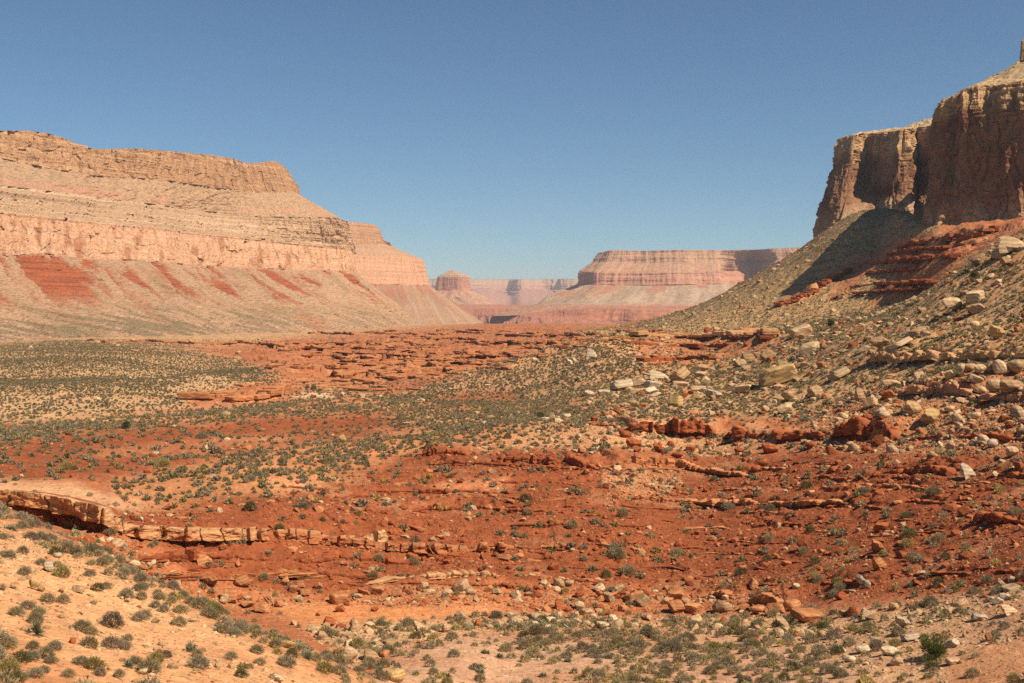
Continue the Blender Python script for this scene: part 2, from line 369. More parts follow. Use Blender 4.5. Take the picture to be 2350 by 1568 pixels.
# ---- relief: swells, gullies, strata ledges, shelves on the plain
nearw = sstep(20, 60, YY)
H0 = H.copy()
H = H + (0.10 * fbm(XX / 3.0, YY / 3.0, 4, 11) + 0.05 * np.abs(fbm(XX / .7, YY / .7, 3, 13))) * nearw + 0.22 * fbm(XX / 11.0, YY / 11.0, 4, 12) * sstep(60, 120, YY)
mid = sstep(62, 85, YY) * (1 - sstep(270, 330, YY))
# strata steps on the red slopes: flat treads and steep risers at uneven heights
q = H + 0.7 * fbm(XX / 6.0, YY / 6.0, 4, 21) + 0.22 * fbm(XX / 1.3, YY / 1.3, 3, 22)
_, _, cid = worley(XX / 1.7, YY / 1.7, 23)
q = q + (cid - 0.5) * 0.16
def steps(q, T, w, seed):
    k = np.floor(q / T + 0.0); f = q / T - k
    off = (_h(k, k * 0, seed) - 0.5) * 0.5
    c = 0.5 + off
    g = sstep(c - w, c + w, f)
    return (k + g) * T
ledge_mask = sstep(-0.15, 0.25, fbm(XX / 16.0, YY / 9.0, 3, 31))
st1 = steps(q, 0.95, 0.07, 41) - q
st2 = steps(q, 0.42, 0.12, 42) - q
H = H + mid * LG * (0.40 * ledge_mask * st1 + 0.16 * st2)
# knobbly ground where rubble lies
rk = np.clip(zg[..., 4], 0, 1.2)
d1, d2, cid2 = worley(XX / 0.8, YY / 0.8, 51)
H = H + mid * rk * 0.16 * (cid2 - 0.4) * sstep(0.05, 0.3, d2 - d1)
# shelves of slickrock on the open plain
pl = sstep(250, 330, YY) * (1 - sstep(1400, 1700, YY)) * LG
qf = fbm(XX / 75.0, YY / 40.0, 5, 61) * 5.2 + 1.5 * fbm(XX / 16.0, YY / 12.0, 4, 62)
H = H + pl * (steps(qf, 2.1, 0.05, 63) - 0.65 * qf) * 0.9
# stream cut in the middle distance
H = H + 0.6 * sstep(135, 200, YY) * (1 - sstep(700, 1500, YY)) * fbm(XX / 24.0, YY / 24.0, 4, 71) * (0.4 + LG)
# talus: fine gullies running down the right hand slope
tal = sstep(250, 330, YY) * sstep(0.05, 0.15, XX / YY)
H = H + tal * (2.6 * (ridged((XX + 0.35 * YY) / 26.0, YY / 140.0, 4, 81) - 0.6) + 0.5 * fbm(XX / 3.0, YY / 5.0, 3, 82))

# ------------------------------------------------------------------ beds of rock that crop out: the ground behind each stands a step higher
VIS = np.minimum.accumulate(VH - H / YY * FPX, axis=0)
def at(u, v):
    """the ground point seen at photo column u, row v"""
    a = (u - UC) / FPX; j = int(np.clip(round((a - A[0]) / (A[1] - A[0])), 0, NA - 1))
    i = int(np.argmax(VIS[:, j] <= v))
    Y = math.exp(B[i]); return Vector((a * Y, Y, H[i, j]))
LEDGES = []
def ledge(pts, courses, blen, gap=.08, wob=.2, lift=1.0):
    """pts: photo (u, v of the foot); courses from the foot up: (height px, set back m, colour, depth m); blen: block lengths"""
    W = np.array([at(u, v)[:] for u, v in pts])
    W = np.stack([np.interp(np.linspace(0, len(W) - 1, 6 * len(W)), np.arange(len(W)), W[:, k]) for k in range(3)], 1)
    k = len(LEDGES); m = np.linspace(0, 1, len(W))
    W[:, 1] += .012 * W[:, 1] * fbm(W[:, 0] / (.05 * W[:, 1]) , m * 0 + k, 3, 77)
    LEDGES.append((W, courses, blen, gap, wob, lift))
# the thick pale ledge at lower left and its dark red footing
ledge([(655,1252),(760,1256),(860,1260),(940,1266)], [(12,.25,'red',1.6),(13,.1,'orange',1.8),(3,.3,'tan',1.6)], (.8,2.0), gap=.14)
ledge([(290,1264),(380,1268),(470,1272),(560,1275),(640,1280)], [(11,.1,'red',1.8)], (1.0,2.4), gap=.1)
ledge([(300,1288),(400,1291),(500,1292),(600,1296),(720,1300),(850,1302),(1000,1300)], [(8,.2,'dark',1.5),(8,0,'red',1.8)], (1.2,3.0), gap=.08)
ledge([(860,1270),(1000,1272),(1130,1268),(1240,1262)], [(7,.25,'dark',1.5),(7,0,'orange',1.6)], (1.0,3.0))
ledge([(1235,1258),(1330,1262),(1420,1272),(1500,1278)], [(10,.3,'red',1.5),(7,-.05,'orange',1.8)], (1.2,3.4))
ledge([(1180,1246),(1300,1242),(1420,1240),(1500,1232)], [(6,0,'orange',1.3)], (1.0,2.6))
ledge([(850,1284),(930,1290),(1010,1292)], [(12,0,'red',1.6)], (1.0,2.0))
ledge([(840,1338),(960,1334),(1080,1330),(1180,1334)], [(7,.3,'dark',1.4),(6,-.1,'orange',1.7),(2,.1,'tan',1.6)], (1.6,4.0), gap=.03)
ledge([(1120,1322),(1220,1326),(1330,1330),(1420,1338)], [(7,0,'tan',1.5)], (1.0,3.0))
# ledges higher on the red slope
ledge([(950,1043),(1010,1050),(1060,1058),(1110,1064)], [(6,.2,'dark',1.5),(9,0,'red',1.8)], (1.0,2.4))
ledge([(1105,1068),(1180,1070),(1250,1068),(1310,1072),(1390,1084)], [(7,.15,'dark',1.6),(16,0,'red',2.2)], (1.2,2.6), gap=.1)
ledge([(1385,1076),(1470,1074),(1560,1080),(1640,1090),(1720,1100)], [(8,.25,'dark',1.5),(9,0,'orange',2.0)], (1.2,3.2))
ledge([(940,1130),(1040,1136),(1130,1146),(1220,1152)], [(6,.2,'dark',1.4),(6,0,'red',1.6)], (1.0,2.6))
ledge([(1330,1150),(1440,1152),(1560,1158),(1680,1166),(1800,1164),(1950,1162)], [(6,.3,'dark',1.4),(8,0,'orange',1.7)], (1.4,3.6))
ledge([(1250,1166),(1380,1170),(1500,1172)], [(7,0,'red',1.5)], (1.0,3.0))
ledge([(640,1120),(760,1128),(880,1130),(990,1128)], [(6,0,'red',1.3)], (1.2,3.0))
# red rounded bed at mid right
ledge([(1330,972),(1400,980),(1440,984)], [(9,0,'red',1.6)], (1.4,2.8))
ledge([(1445,994),(1520,1000),(1590,1004),(1660,1008)], [(8,.5,'dark',1.8),(24,0,'red',2.8)], (1.6,3.6), gap=.03, wob=.8)
ledge([(1650,1010),(1740,1012),(1830,1014),(1930,1014),(2060,1014)], [(6,.5,'dark',1.8),(22,0,'red',2.6)], (1.2,2.8), gap=.06, wob=.9)
ledge([(2060,1010),(2160,1004),(2260,1010),(2420,1012)], [(10,0,'red',1.6)], (1.0,2.4), gap=.3)
# beds on the boulder slope
ledge([(1980,842),(2060,838),(2130,834),(2200,830)], [(14,.8,'dark',2.2),(10,-.3,'tan',3.0)], (2.0,4.5), gap=.03)
ledge([(2170,836),(2250,830),(2340,826),(2470,820)], [(14,.2,'pink',2.4),(6,0,'tan',2.6)], (2.0,4.0))
ledge([(2050,912),(2130,912),(2220,914),(2260,916)], [(6,.4,'dark',1.8),(17,0,'pink',2.6)], (3.0,6.0), gap=.02)
ledge([(2240,924),(2330,926),(2470,930)], [(6,.4,'dark',1.8),(19,0,'pink',2.6)], (3.0,6.0), gap=.02)
ledge([(1850,952),(1940,960),(2040,958)], [(9,0,'red',1.6)], (1.0,2.4), gap=.2)
ledge([(1990,1098),(2060,1096),(2140,1096),(2210,1098)], [(10,.5,'dark',1.8),(12,0,'red',2.2)], (1.4,3.2))
ledge([(1860,1104),(1930,1108),(2000,1112)], [(14,0,'red',1.9)], (1.6,3.2))
ledge([(2260,1106),(2340,1102),(2450,1098)], [(14,.2,'red',2.0)], (1.0,2.2))
ledge([(2140,1170),(2210,1172),(2280,1176)], [(8,.2,'red',1.6)], (1.2,2.6))
ledge([(2220,1204),(2290,1206),(2350,1210),(2450,1212)], [(16,.6,'dark',2.2),(12,-.1,'red',2.4)], (1.4,3.0))
ledge([(2240,1318),(2320,1314),(2450,1310)], [(8,.3,'red',1.8)], (1.4,2.8))
ledge([(1600,1150),(1720,1158),(1840,1160),(1960,1154)], [(6,0,'orange',1.5)], (1.2,3.0))
# the long orange slab bed by the wash
ledge([(1598,1372),(1640,1376),(1696,1382)], [(16,0,'orange',2.2)], (4.5,6.5), gap=.01)
ledge([(1700,1386),(1760,1392),(1805,1398)], [(12,.2,'pink',1.8),(12,-.1,'orange',2.0)], (1.4,2.4))
ledge([(1800,1412),(1850,1420),(1890,1424)], [(16,0,'orange',2.0)], (1.8,2.8))
# beds on the far right shoulder
ledge([(1460,776),(1560,777),(1680,778),(1790,776)], [(7,.9,'dark',2.6),(7,-.4,'tan',3.4)], (3,7), gap=.03)
ledge([(1440,790),(1560,796),(1700,796)], [(7,0,'red',2.4)], (2,5))
ledge([(1480,832),(1560,826),(1650,828)], [(10,0,'red',2.4)], (2,4.5), gap=.1)
# shelves by the stream in the middle distance
ledge([(410,918),(470,920),(540,916)], [(6,.6,'dark',2.2),(9,-.3,'orange',3.0)], (2.5,6))
ledge([(540,926),(600,920),(650,910)], [(7,.5,'dark',2.2),(12,0,'orange',3.0)], (2.5,6))
ledge([(560,890),(620,884),(665,888)], [(9,0,'orange',3.0)], (3,7))
ledge([(640,905),(690,898)], [(18,0,'orange',3.0)], (2.5,5))
for pts_, h_ in (([(2075,572),(2130,560),(2190,552),(2260,540)], 12), ([(2050,590),(2110,580),(2180,572),(2240,564)], 8), ([(2010,612),(2080,603),(2150,598),(2210,592)], 11), ([(2000,628),(2060,624),(2120,620)], 6), ([(1955,662),(2030,655),(2100,653),(2160,650)], 7), ([(1975,675),(2060,668),(2130,666)], 5),
                 ([(1860,676),(1900,654),(1950,628),(1990,606)], 10), ([(1800,704),(1850,684),(1880,670)], 8), ([(2190,560),(2240,548),(2290,530)], 10), ([(1905,690),(1960,672)], 5)):
    ledge(pts_, [(h_ * .45, .4, 'dark', 2.0), (h_ * .6, 0, 'red', 2.4)], (1.5, 5), gap=.12, wob=.8)
for u0, v0, u1, v1, h in ((680,852,800,850,9),(760,868,900,866,8),(880,838,1000,842,8),(1000,816,1120,818,7),(700,822,860,826,5),(920,858,1040,856,9),(640,806,760,806,4),(860,796,1000,795,5),(1080,790,1220,792,5),(400,790,640,792,4),(200,784,420,787,4),(1150,806,1290,800,4),(620,836,700,840,6),(940,780,1100,776,3),(1160,774,1330,770,4),(980,768,1150,764,3)):
    k = 5
    ledge([(u0 + (u1 - u0) * i / k, v0 + (v1 - v0) * i / k + 2.5 * math.sin(i * 2.1 + u0)) for i in range(k + 1)], [(h * .5, .6, 'dark', 2), (h * .8, 0, 'orange', 2.6)], (2, 6), gap=.08, wob=.6)


# thin beds: the red slope is layered all the way down, and so is the plain
gb = np.random.default_rng(77)
for v in np.arange(1062, 1345, 9.0):
    u = gb.uniform(700, 1300) if v < 1250 else gb.uniform(380, 900)
    while u < 2330:
        ln = gb.uniform(110, 420); tilt = gb.normal(.012, .012)
        if gb.random() < .82:
            n = max(3, int(ln / 45)); v1 = v + gb.uniform(-5, 5)
            ledge([(u + ln * i / n, v1 + tilt * ln * i / n + gb.normal(0, 1.2)) for i in range(n + 1)], [(gb.uniform(3.5, 8.5), 0, gb.choice(['red', 'dark', 'red', 'orange']), 1.0)], (.5, 1.9), gap=.25, wob=.3)
        u += ln * gb.uniform(1.0, 1.8)
for v in np.arange(1268, 1338, 10.0):
    u = gb.uniform(300, 420)
    while u < 1250:
        ln = gb.uniform(120, 330); n = max(3, int(ln / 40)); v1 = v + gb.uniform(-4, 4)
        if gb.random() < .75: ledge([(u + ln * i / n, v1 + gb.normal(0, 1.4)) for i in range(n + 1)], [(gb.uniform(5, 9), .1, gb.choice(['red', 'dark', 'orange']), 1.2)], (.7, 2.2), gap=.15, wob=.35)
        u += ln * gb.uniform(.9, 1.3)
for v in np.arange(763, 905, 4.5):
    u = gb.uniform(620, 900)
    while u < (1380 if v < 800 else 1130 if v < 850 else 900):
        ln = gb.uniform(40, 170)
        if gb.random() < .5:
            n = max(3, int(ln / 22)); v1 = v + gb.uniform(-2, 2)
            ledge([(u + ln * i / n, v1 + gb.normal(0, .9)) for i in range(n + 1)], [(gb.uniform(1.2, 4.5), .3, gb.choice(['dark', 'orange']), 2.0), (gb.uniform(1, 2.5), -.1, 'orange', 2.4)], (1.5, 6), gap=.2, wob=.8)
        u += ln * gb.uniform(.9, 1.5)

def thick(k, m): return np.clip(.92 + .7 * fbm(np.asarray(m) / 6.0, np.full(np.shape(m), k * 3.3), 3, 88), .62, 1.35)
RAISE = np.zeros_like(H)
for k, (W, courses, blen, gap, wob, lift) in enumerate(LEDGES):
    if not lift: continue
    hT = sum(c[0] for c in courses) / FPX * W[:, 1].mean()
    y0, y1 = W[:, 1].min() - 2, W[:, 1].max() + 6 + 6 * hT
    i0, i1 = np.searchsorted(B, [math.log(y0), math.log(y1)]); a = W[:, 0] / W[:, 1]
    j0, j1 = np.searchsorted(A, [a.min() - .08, a.max() + .08])
    x, y = XX[i0:i1, j0:j1], YY[i0:i1, j0:j1]
    best = np.full(x.shape, 1e9); sd_ = np.full(x.shape, -9.0); mm = np.zeros(x.shape)
    seg_ = np.diff(W[:, :2], axis=0); sl = np.linalg.norm(seg_, axis=1); cum = np.concatenate([[0], np.cumsum(sl)])
    for q_ in range(len(seg_)):
        tx, ty = seg_[q_] / (sl[q_] + 1e-9); nx, ny = (-ty, tx) if tx > 0 else (ty, -tx)
        px, py = x - W[q_, 0], y - W[q_, 1]
        t_ = np.clip(px * tx + py * ty, 0, sl[q_]); dx, dy = px - t_ * tx, py - t_ * ty
        d_ = np.hypot(dx, dy); b_ = d_ < best
        best = np.where(b_, d_, best); sd_ = np.where(b_, np.where(dx * nx + dy * ny > 0, d_, -d_), sd_); mm = np.where(b_, cum[q_] + t_, mm)
    tot = cum[-1]; ends = sstep(0, 2.5, mm) * sstep(0, 2.5, tot - mm)
    big = 1 + y0 / 400
    w_ = sstep(.15 * big, .75 * big, sd_ + .3 * perlin(x / .8, y / .8, 5)) * (1 - sstep(1.0, 3 + 6 * hT, sd_)) * ends
    RAISE[i0:i1, j0:j1] = np.maximum(RAISE[i0:i1, j0:j1], hT * 1.05 * thick(k, mm) * w_)
H = H + RAISE

# ------------------------------------------------------------------ ground mesh and its colour
u_w = fbm(XX / 9.0, YY / 9.0, 4, 91); u_s = fbm(XX / 1.6, YY / 1.6, 3, 92)
rgb = zg[..., :3] * (1 + 0.16 * u_w + 0.12 * u_s)[..., None]
redw = (sstep(0.05, 0.55, fbm(XX / 13.0, YY / 10.0, 4, 93)) * 0.35)[..., None]
rgb = rgb * (1 - redw) + redw * np.array(RED) * 1.3
palew = (sstep(0.15, 0.6, fbm(XX / 10.0, YY / 6.0, 4, 94)) * 0.22 * (0.3 + LG))[..., None]
rgb = rgb * (1 - palew) + palew * np.array((.55, .33, .18))
# beds of different colour in the strata
bed = fbm(np.zeros_like(q), q / 0.5, 3, 95)
rgb = rgb * (1 + 0.22 * (bed * LG * mid)[..., None])
# far scrub: dark bushes too small to stand out, as specks in the soil's own colour
far_sh = sstep(420, 620, YY)
spk = (_h(np.floor(XX / 1.3), np.floor(YY / 2.2), 96) < zg[..., 3] * 1.2) * far_sh
rgb = rgb * (1 - 0.75 * spk[..., None]) + 0.75 * spk[..., None] * np.array((.10, .10, .06))
rgb = np.clip(rgb, 0.01, 0.8)

V = np.stack([XX, YY, H], -1).reshape(-1, 3)
add_obj('ground', mesh_from('ground', V, grid_faces(NB, NA)[:, ::-1], rgb.reshape(-1, 3), smooth=True), M_ground, kind='structure')

VROW = VH - H / YY * FPX
VIS = np.minimum.accumulate(VROW, axis=0)
def hgt(X, Y):
    X = np.asarray(X, float); Y = np.asarray(Y, float)
    ja = np.clip((X / Y - A[0]) / (A[1] - A[0]), 0, NA - 1.001); jb = np.interp(np.log(Y), B, np.arange(NB)); jb = np.clip(jb, 0, NB - 1.001)
    j0 = ja.astype(int); i0 = jb.astype(int); fj = ja - j0; fi = jb - i0
    return (H[i0, j0] * (1 - fj) + H[i0, j0 + 1] * fj) * (1 - fi) + (H[i0 + 1, j0] * (1 - fj) + H[i0 + 1, j0 + 1] * fj) * fi
def visible(X, Y, Z, slack=3.0):
    ja = np.clip(np.round((X / Y - A[0]) / (A[1] - A[0])).astype(int), 0, NA - 1); ib = np.clip(np.searchsorted(B, np.log(Y)) - 1, 0, NB - 1)
    return (VH - Z / Y * FPX) <= VIS[ib, ja] + slack

# ------------------------------------------------------------------ mesas and cliffs: lofts through strata lines
def P(u, v, Y): return ((u - UC) / FPX * Y, Y, (VH - v) / FPX * Y)
def loft(name, lines, ns, rows, disp, colour, mat, smooth=False, tint=(1, 1, 1), curve_damp=0.0):
    """lines: strata lines top to bottom, each the same number of (x,y,z); rows: subdivisions between; disp(s,z,span,t)->outward metres"""
    Ls = np.array(lines, float)                              # L,K,3
    ch = np.linalg.norm(np.diff(Ls[:, :, :2], axis=1), axis=2).mean(0)
    tk = np.concatenate([[0], np.cumsum(ch)]); ts = np.linspace(0, tk[-1], ns)
    Lr = np.stack([np.stack([pch(tk, l[:, c], ts) for c in range(3)], 1) for l in Ls])
    V = []; S = []; SP = []; T = []
    for i in range(len(Lr) - 1):
        n = rows[i]
        for k in range(n + (1 if i == len(Lr) - 2 else 0)):
            t = k / n
            V.append(Lr[i] * (1 - t) + Lr[i + 1] * t); S.append(ts); SP.append(np.full(ns, i)); T.append(np.full(ns, t))
    V = np.array(V); S = np.array(S); SP = np.array(SP); T = np.array(T)
    tan = np.gradient(V[..., :2], axis=1)
    k = max(3, ns // 60)
    for c in (0, 1):
        tan[..., c] = np.apply_along_axis(lambda r: np.convolve(np.pad(r, k, mode='edge'), np.ones(2 * k + 1) / (2 * k + 1), 'valid'), 1, tan[..., c])
    nrm = np.stack([tan[..., 1], -tan[..., 0]], -1); nrm /= np.linalg.norm(nrm, axis=-1, keepdims=True) + 1e-9
    ang = np.unwrap(np.arctan2(tan[..., 1], tan[..., 0]), axis=1)
    curv = np.abs(np.gradient(ang, axis=1)) / (np.gradient(ts)[None] + 1e-9)
    loc = np.linalg.norm(np.gradient(V[..., :2], axis=1), axis=-1) / (np.gradient(ts)[None] + 1e-9)     # where a nose squeezes the stations, squeeze the relief too
    damp = np.clip(loc, .12, 1) ** 1.4 / (1 + (curv * curve_damp) ** 2)
    D = disp(S, V[..., 2], SP, T)
    if isinstance(D, tuple): D, dz = D
    else: dz = 0
    V[..., :2] += nrm * (D * damp)[..., None]; V[..., 2] += dz
    col = np.clip(colour(S, V[..., 2], SP, T) * tint, 0.01, 0.85)
    return add_obj(name, mesh_from(name, V.reshape(-1, 3), grid_faces(V.shape[0], ns)[:, ::-1], col.reshape(-1, 3), smooth), mat, kind='structure')

def mix(c0, c1, w):
    w = np.asarray(w)[..., None]
    return np.asarray(c0) * (1 - w) + np.asarray(c1) * w
def cl(c, like): return np.ones(like.shape + (1,)) * np.array(c)

# ---- the long mesa on the left
ST = [
 [(-250,285,900),(-250,340,880),(-250,395,850),(-250,463,770),(-250,570,745),(-250,690,640),(-250,800,560)],
 [(0,298,1010),(0,362,990),(0,425,930),(0,490,865),(0,588,840),(0,690,720),(0,788,620)],
 [(105,304,1060),(110,385,1040),(100,437,980),(100,500,910),(100,582,885),(120,690,750),(120,787,640)],
 [(215,340,1105),(215,403,1085),(200,449,1035),(200,510,956),(210,595,930),(240,690,785),(240,784,660)],
 [(310,341,1155),(310,409,1138),(300,463,1100),(300,521,1018),(300,597,985),(350,690,825),(360,780,690)],
 [(425,351,1225),(410,419,1200),(400,477,1165),(400,532,1081),(400,605,1045),(450,690,880),(470,778,725)],
 [(500,358,1275),(500,432,1250),(500,488,1240),(500,543,1155),(500,612,1120),(540,692,930),(570,777,760)],
 [(575,374,1320),(590,441,1308),(600,497,1275),(600,553,1235),(600,616,1195),(640,693,1000),(680,774,810)],
 [(628,370,1345),(650,442,1335),(700,499,1312),(700,564,1292),(700,620,1265),(740,692,1100),(790,766,920)],
 [(658,386,1362),(676,442,1358),(765,500,1368),(780,571,1375),(785,621,1345),(840,692,1230),(880,758,1060)],
 [(679,418,1385),(683,443,1385),(788,503,1430),(806,575,1440),(812,622,1420),(890,697,1320),(940,752,1250)],
]
def hide(row, us, Ys, zfrom):
    return [((u - UC) / FPX * Y, Y, z) for u, Y, z in zip(us, Ys, [p[2] for p in zfrom])]
stw = [[P(*p) for p in r] for r in ST]
stw.append(hide(None, (672,686,790,808,815,910,960), (1490,1490,1560,1600,1600,1520,1450), stw[-1]))
stw.append(hide(None, (600,620,720,745,760,880,940), (1750,1760,1800,1820,1830,1800,1750), stw[-2]))
lines = [[s[k] for s in stw] for k in range(7)]
lines[6] = [(x, y, min(z, -19) - 4) for x, y, z in lines[6]]
top1 = [(x * 1.10, y + 110, z + 3) for x, y, z in lines[0]]
top2 = [(x * 1.5 - 60, y + 500, z - 20) for x, y, z in lines[0]]
lines = [top2, top1] + lines
def disp_left(S, z, sp, t):
    d = np.zeros_like(S); dz = 0.5 * fbm(S / 14, t * 3 + sp, 3, 5) * (sp <= 1)
    cliff = ((sp == 2) | (sp == 5)); ledgy = (sp == 4); slope = (sp == 3); talus = sp >= 6
    big = 7 * fbm(S / 120, z / 300, 3, 101)
    ribs = 9.0 * (ridged(S / 34, z / 130, 4, 102) - 0.6) + 5.0 * (ridged(S / 10, z / 50, 4, 103) - 0.6) - 3.0 * sstep(.80, .95, ridged((S + 3 * fbm(S / 9, z / 12, 2, 99)) / 26, z / 240, 2, 98))
    bedn = fbm(S / 400, z / 4.5, 3, 104) * 0.9 + 0.7 * fbm(S / 30, z / 2.0, 3, 105)
    blocks = (worley((S + 3 * fbm(S / 15, z / 15, 2, 97)) / 7.0, z / 13.0, 106)[2] - 0.5) * 3.4
    e1, e2, _ = worley((S + 4 * fbm(S / 12, z / 18, 3, 94)) / 11.0, (z + 3 * fbm(S / 10, z / 8, 2, 93)) / 24.0, 92)
    blocks = blocks - 1.3 * (1 - sstep(0, .05, e2 - e1))
    f1, f2, _ = worley((S + 2 * fbm(S / 6, z / 6, 3, 90)) / 4.0, z / 6.0, 89)
    blocks = blocks - 0.25 * (1 - sstep(0, .10, f2 - f1))
    d += np.where(sp == 2, big + ribs + bedn + blocks, 0)
    d += np.where(sp == 5, big + 0.5 * ribs + 0.5 * bedn + 0.8 * blocks, 0)
    d += np.where(ledgy, big + 0.9 * ribs + bedn * 1.6 + 1.3 * blocks + 6 * (steps(t * 4, 1.0, 0.15, 7) / 4 - t), 0)
    d += np.where(slope, big + 1.5 * fbm(S / 10, t * 6, 4, 107) + 0.8 * bedn * (t > .55) + 3.5 * (ridged(S / 45, t * 1.3, 3, 1071) - .6), 0)
    w = np.where(sp == 6, t, 1.0)
    fade = np.where(sp == 7, 1 - 0.85 * t, 1.0)
    tt_ = np.where(sp == 6, t, np.where(sp == 7, 1 + t, 0)); gul = 22 * (ridged((S - 42 * tt_ - 60 * np.maximum(tt_ - 1, 0)) / 44, tt_ * .3, 4, 108) - 0.62)
    cone = 10 * sstep(0.1, .7, fbm(S / 55, S * 0, 2, 109)) * (sp == 6) * (1 - t)
    gul = gul * (1 - .85 * sstep(.50, .62, S / S.max()))
    d += np.where(talus, big * (1 - w * .5) + gul * (0.25 + w) * fade + cone + 1.7 * fbm(S / 6, t * 12 + sp * 12, 4, 110), 0)
    redl = red_exposure(S, sp, t)
    d += np.where(talus, redl * (3.0 * fbm(S / 90, z / 2.6, 3, 111) - 4.0), 0)
    return d, dz
def red_exposure(S, sp, t):
    tt = np.where(sp == 6, t, np.where(sp == 7, 1 + t, 0))
    sk = S - 42 * tt                                   # exposures trail obliquely down the slope
    n = fbm(sk / 24, tt * .8, 4, 112)
    amt = sstep(0.10, 0.42, n + .16 * fbm(S / 5, tt * 14, 3, 113) + 0.10 * (1 - np.abs(tt - 0.45) * 1.6) + 0.35 * sstep(210, 120, S)) * sstep(0.0, 0.06, tt) * (1 - sstep(0.75, 1.3, tt))
    return np.where(sp >= 6, amt, 0)
def col_left(S, z, sp, t):
    c = np.zeros(S.shape + (3,))
    bed = fbm(S / 300, z / 2.6, 4, 121); st = fbm(S / 7, z / 60, 4, 122); bl = fbm(S / 60, z / 20, 4, 123)
    upper = mix(cl((.45, .275, .14), S), (.36, .22, .115), sstep(.0, .5, st)); upper = mix(upper, (.53, .35, .19), sstep(.1, .5, bed)); upper = mix(upper, (.25, .14, .075), sstep(.2, .55, fbm((S + 2 * fbm(S / 5, z / 9, 2, 95)) / 5, z / 70, 4, 134)) * .45)
    slope = mix(cl((.475, .325, .19), S), (.40, .285, .165), sstep(.0, .5, fbm(S / 9, z / 9, 4, 124)))
    dots = _h(np.floor(S / 2.2), np.floor(t * 60), 133) < .10
    slope = mix(slope, (.14, .13, .075), dots * .7)
    slope = mix(slope, (.52, .29, .19), sstep(.55, .8, t) * (1 - sstep(.85, 1, t)) * sstep(-.1, .4, bl))
    ledg = mix(cl((.52, .365, .215), S), (.36, .25, .15), sstep(.1, .55, bed)); ledg = mix(ledg, (.62, .47, .30), sstep(.1, .5, -bed))
    low = mix(cl((.585, .37, .215), S), (.63, .43, .27), sstep(0, .5, bed)); low = mix(low, (.50, .27, .14), sstep(.08, .5, st) * .7)
    low = mix(low, (.34, .15, .07), sstep(.22, .42, fbm(S / 14, z / 30, 4, 125)) * .7)
    low = mix(low, (.40, .17, .09), (1 - sstep(0.0, .045, t)) * .8); low = mix(low, (.44, .23, .125), sstep(.25, .5, fbm((S + z * .5) / 7, z / 5, 4, 135)) * .55)
    tt2 = np.where(sp == 6, t, np.where(sp == 7, 1 + t, 0))
    tal = mix(cl((.47, .315, .185), S), (.53, .37, .225), sstep(-.1, .5, fbm(S / 5, t * 30, 4, 126)))
    tal = mix(tal, (.38, .265, .15), sstep(.0, .5, fbm((S - 42 * tt2 - 60 * np.maximum(tt2 - 1, 0)) / 15, tt2 * 1.0, 4, 127)))
    tal = mix(tal, (.46, .2, .1), .5 * sstep(.1, .6, fbm((S - 42 * tt2) / 30, tt2, 4, 130)))
    spk = _h(np.floor(S / 1.7), np.floor(z * 2.6), 128) < np.where(sp == 7, .20 * t + .06, .06)
    scrub = sstep(.02, .3, fbm((S - 230 * np.maximum(tt2 - 1, 0)) / 26, tt2 * 2.2, 4, 131)) * sstep(1.0, 1.35, tt2) * (1 - .7 * sstep(330, 520, S))
    tal = mix(tal, (.215, .185, .10), scrub * .75)
    rd = mix(cl((.42, .135, .055), S), (.30, .085, .035), sstep(-.1, .4, fbm(S / 80, z / 1.6, 3, 129)))
    tal = mix(tal, rd, red_exposure(S, sp, t)); tal = mix(tal, (.12, .115, .065), spk * .6)
    tops = cl((.42, .30, .17), S)
    for k, cc in ((0, tops), (1, tops), (2, upper), (3, slope), (4, ledg), (5, low), (6, tal), (7, tal)):
        c = np.where((sp == k)[..., None], cc, c)
    return c
loft('left_mesa', lines, 1500, [6, 16, 72, 54, 66, 84, 110, 110], disp_left, col_left, M_mesa, tint=(.97, .875, .88), curve_damp=45.0)

# ---- its continuation beyond the nose
def strata_disp(scale, talus_from, amp=1.0, seed=0):
    def f(S, z, sp, t):
        q = scale
        big = 10 * q * fbm(S / (90 * q), z / (300 * q), 3, seed + 1)
        ribs = amp * (8 * q * (ridged(S / (40 * q), z / (200 * q), 4, seed + 2) - .6) + 3 * q * (ridged(S / (11 * q), z / (80 * q), 3, seed + 3) - .6))
        bedn = 1.3 * q * fbm(S / (120 * q), z / (4 * q), 4, seed + 4)
        d = np.where(sp == 0, 0, big + ribs + bedn)
        gul = 20 * q * (ridged(S / (55 * q), t * .4, 3, seed + 5) - .6) * np.sin(np.clip(t, 0, 1) * 3.1)
        d = np.where(sp == talus_from, big * (1 - t) + gul, np.where(sp > talus_from, 0, d))
        return d
    return f
def strata_col(cols, redtop, seed=0, q=1.0, stain=.3):
    def f(S, z, sp, t):
        c = np.zeros(S.shape + (3,))
        bed = fbm(S / (400 * q), z / (4 * q), 4, seed + 11); st = fbm(S / (10 * q), z / (90 * q), 4, seed + 12)
        for k, cc in enumerate(cols):
            base = cl(cc, S) * (1 + .12 * bed + .16 * st)[..., None]
            if k == redtop:
                w = sstep(.0, .4, fbm(S / (30 * q), t * 1.2, 4, seed + 13) + .25 - .8 * t)
                base = mix(base, (.42, .17, .095), w * .8); base = mix(base, (.50, .36, .25), sstep(.1, .4, fbm(S / (9 * q), t * .8, 4, seed + 14)) * .6); base = mix(base, (.33, .23, .14), sstep(.1, .4, fbm(S / (14 * q), t * .8, 4, seed + 15)) * .5)
            elif k > 0: base = mix(base, (.36, .15, .08), stain * sstep(.1, .5, st))
            c = np.where((sp == k)[..., None], base, c)
        return c
    return f
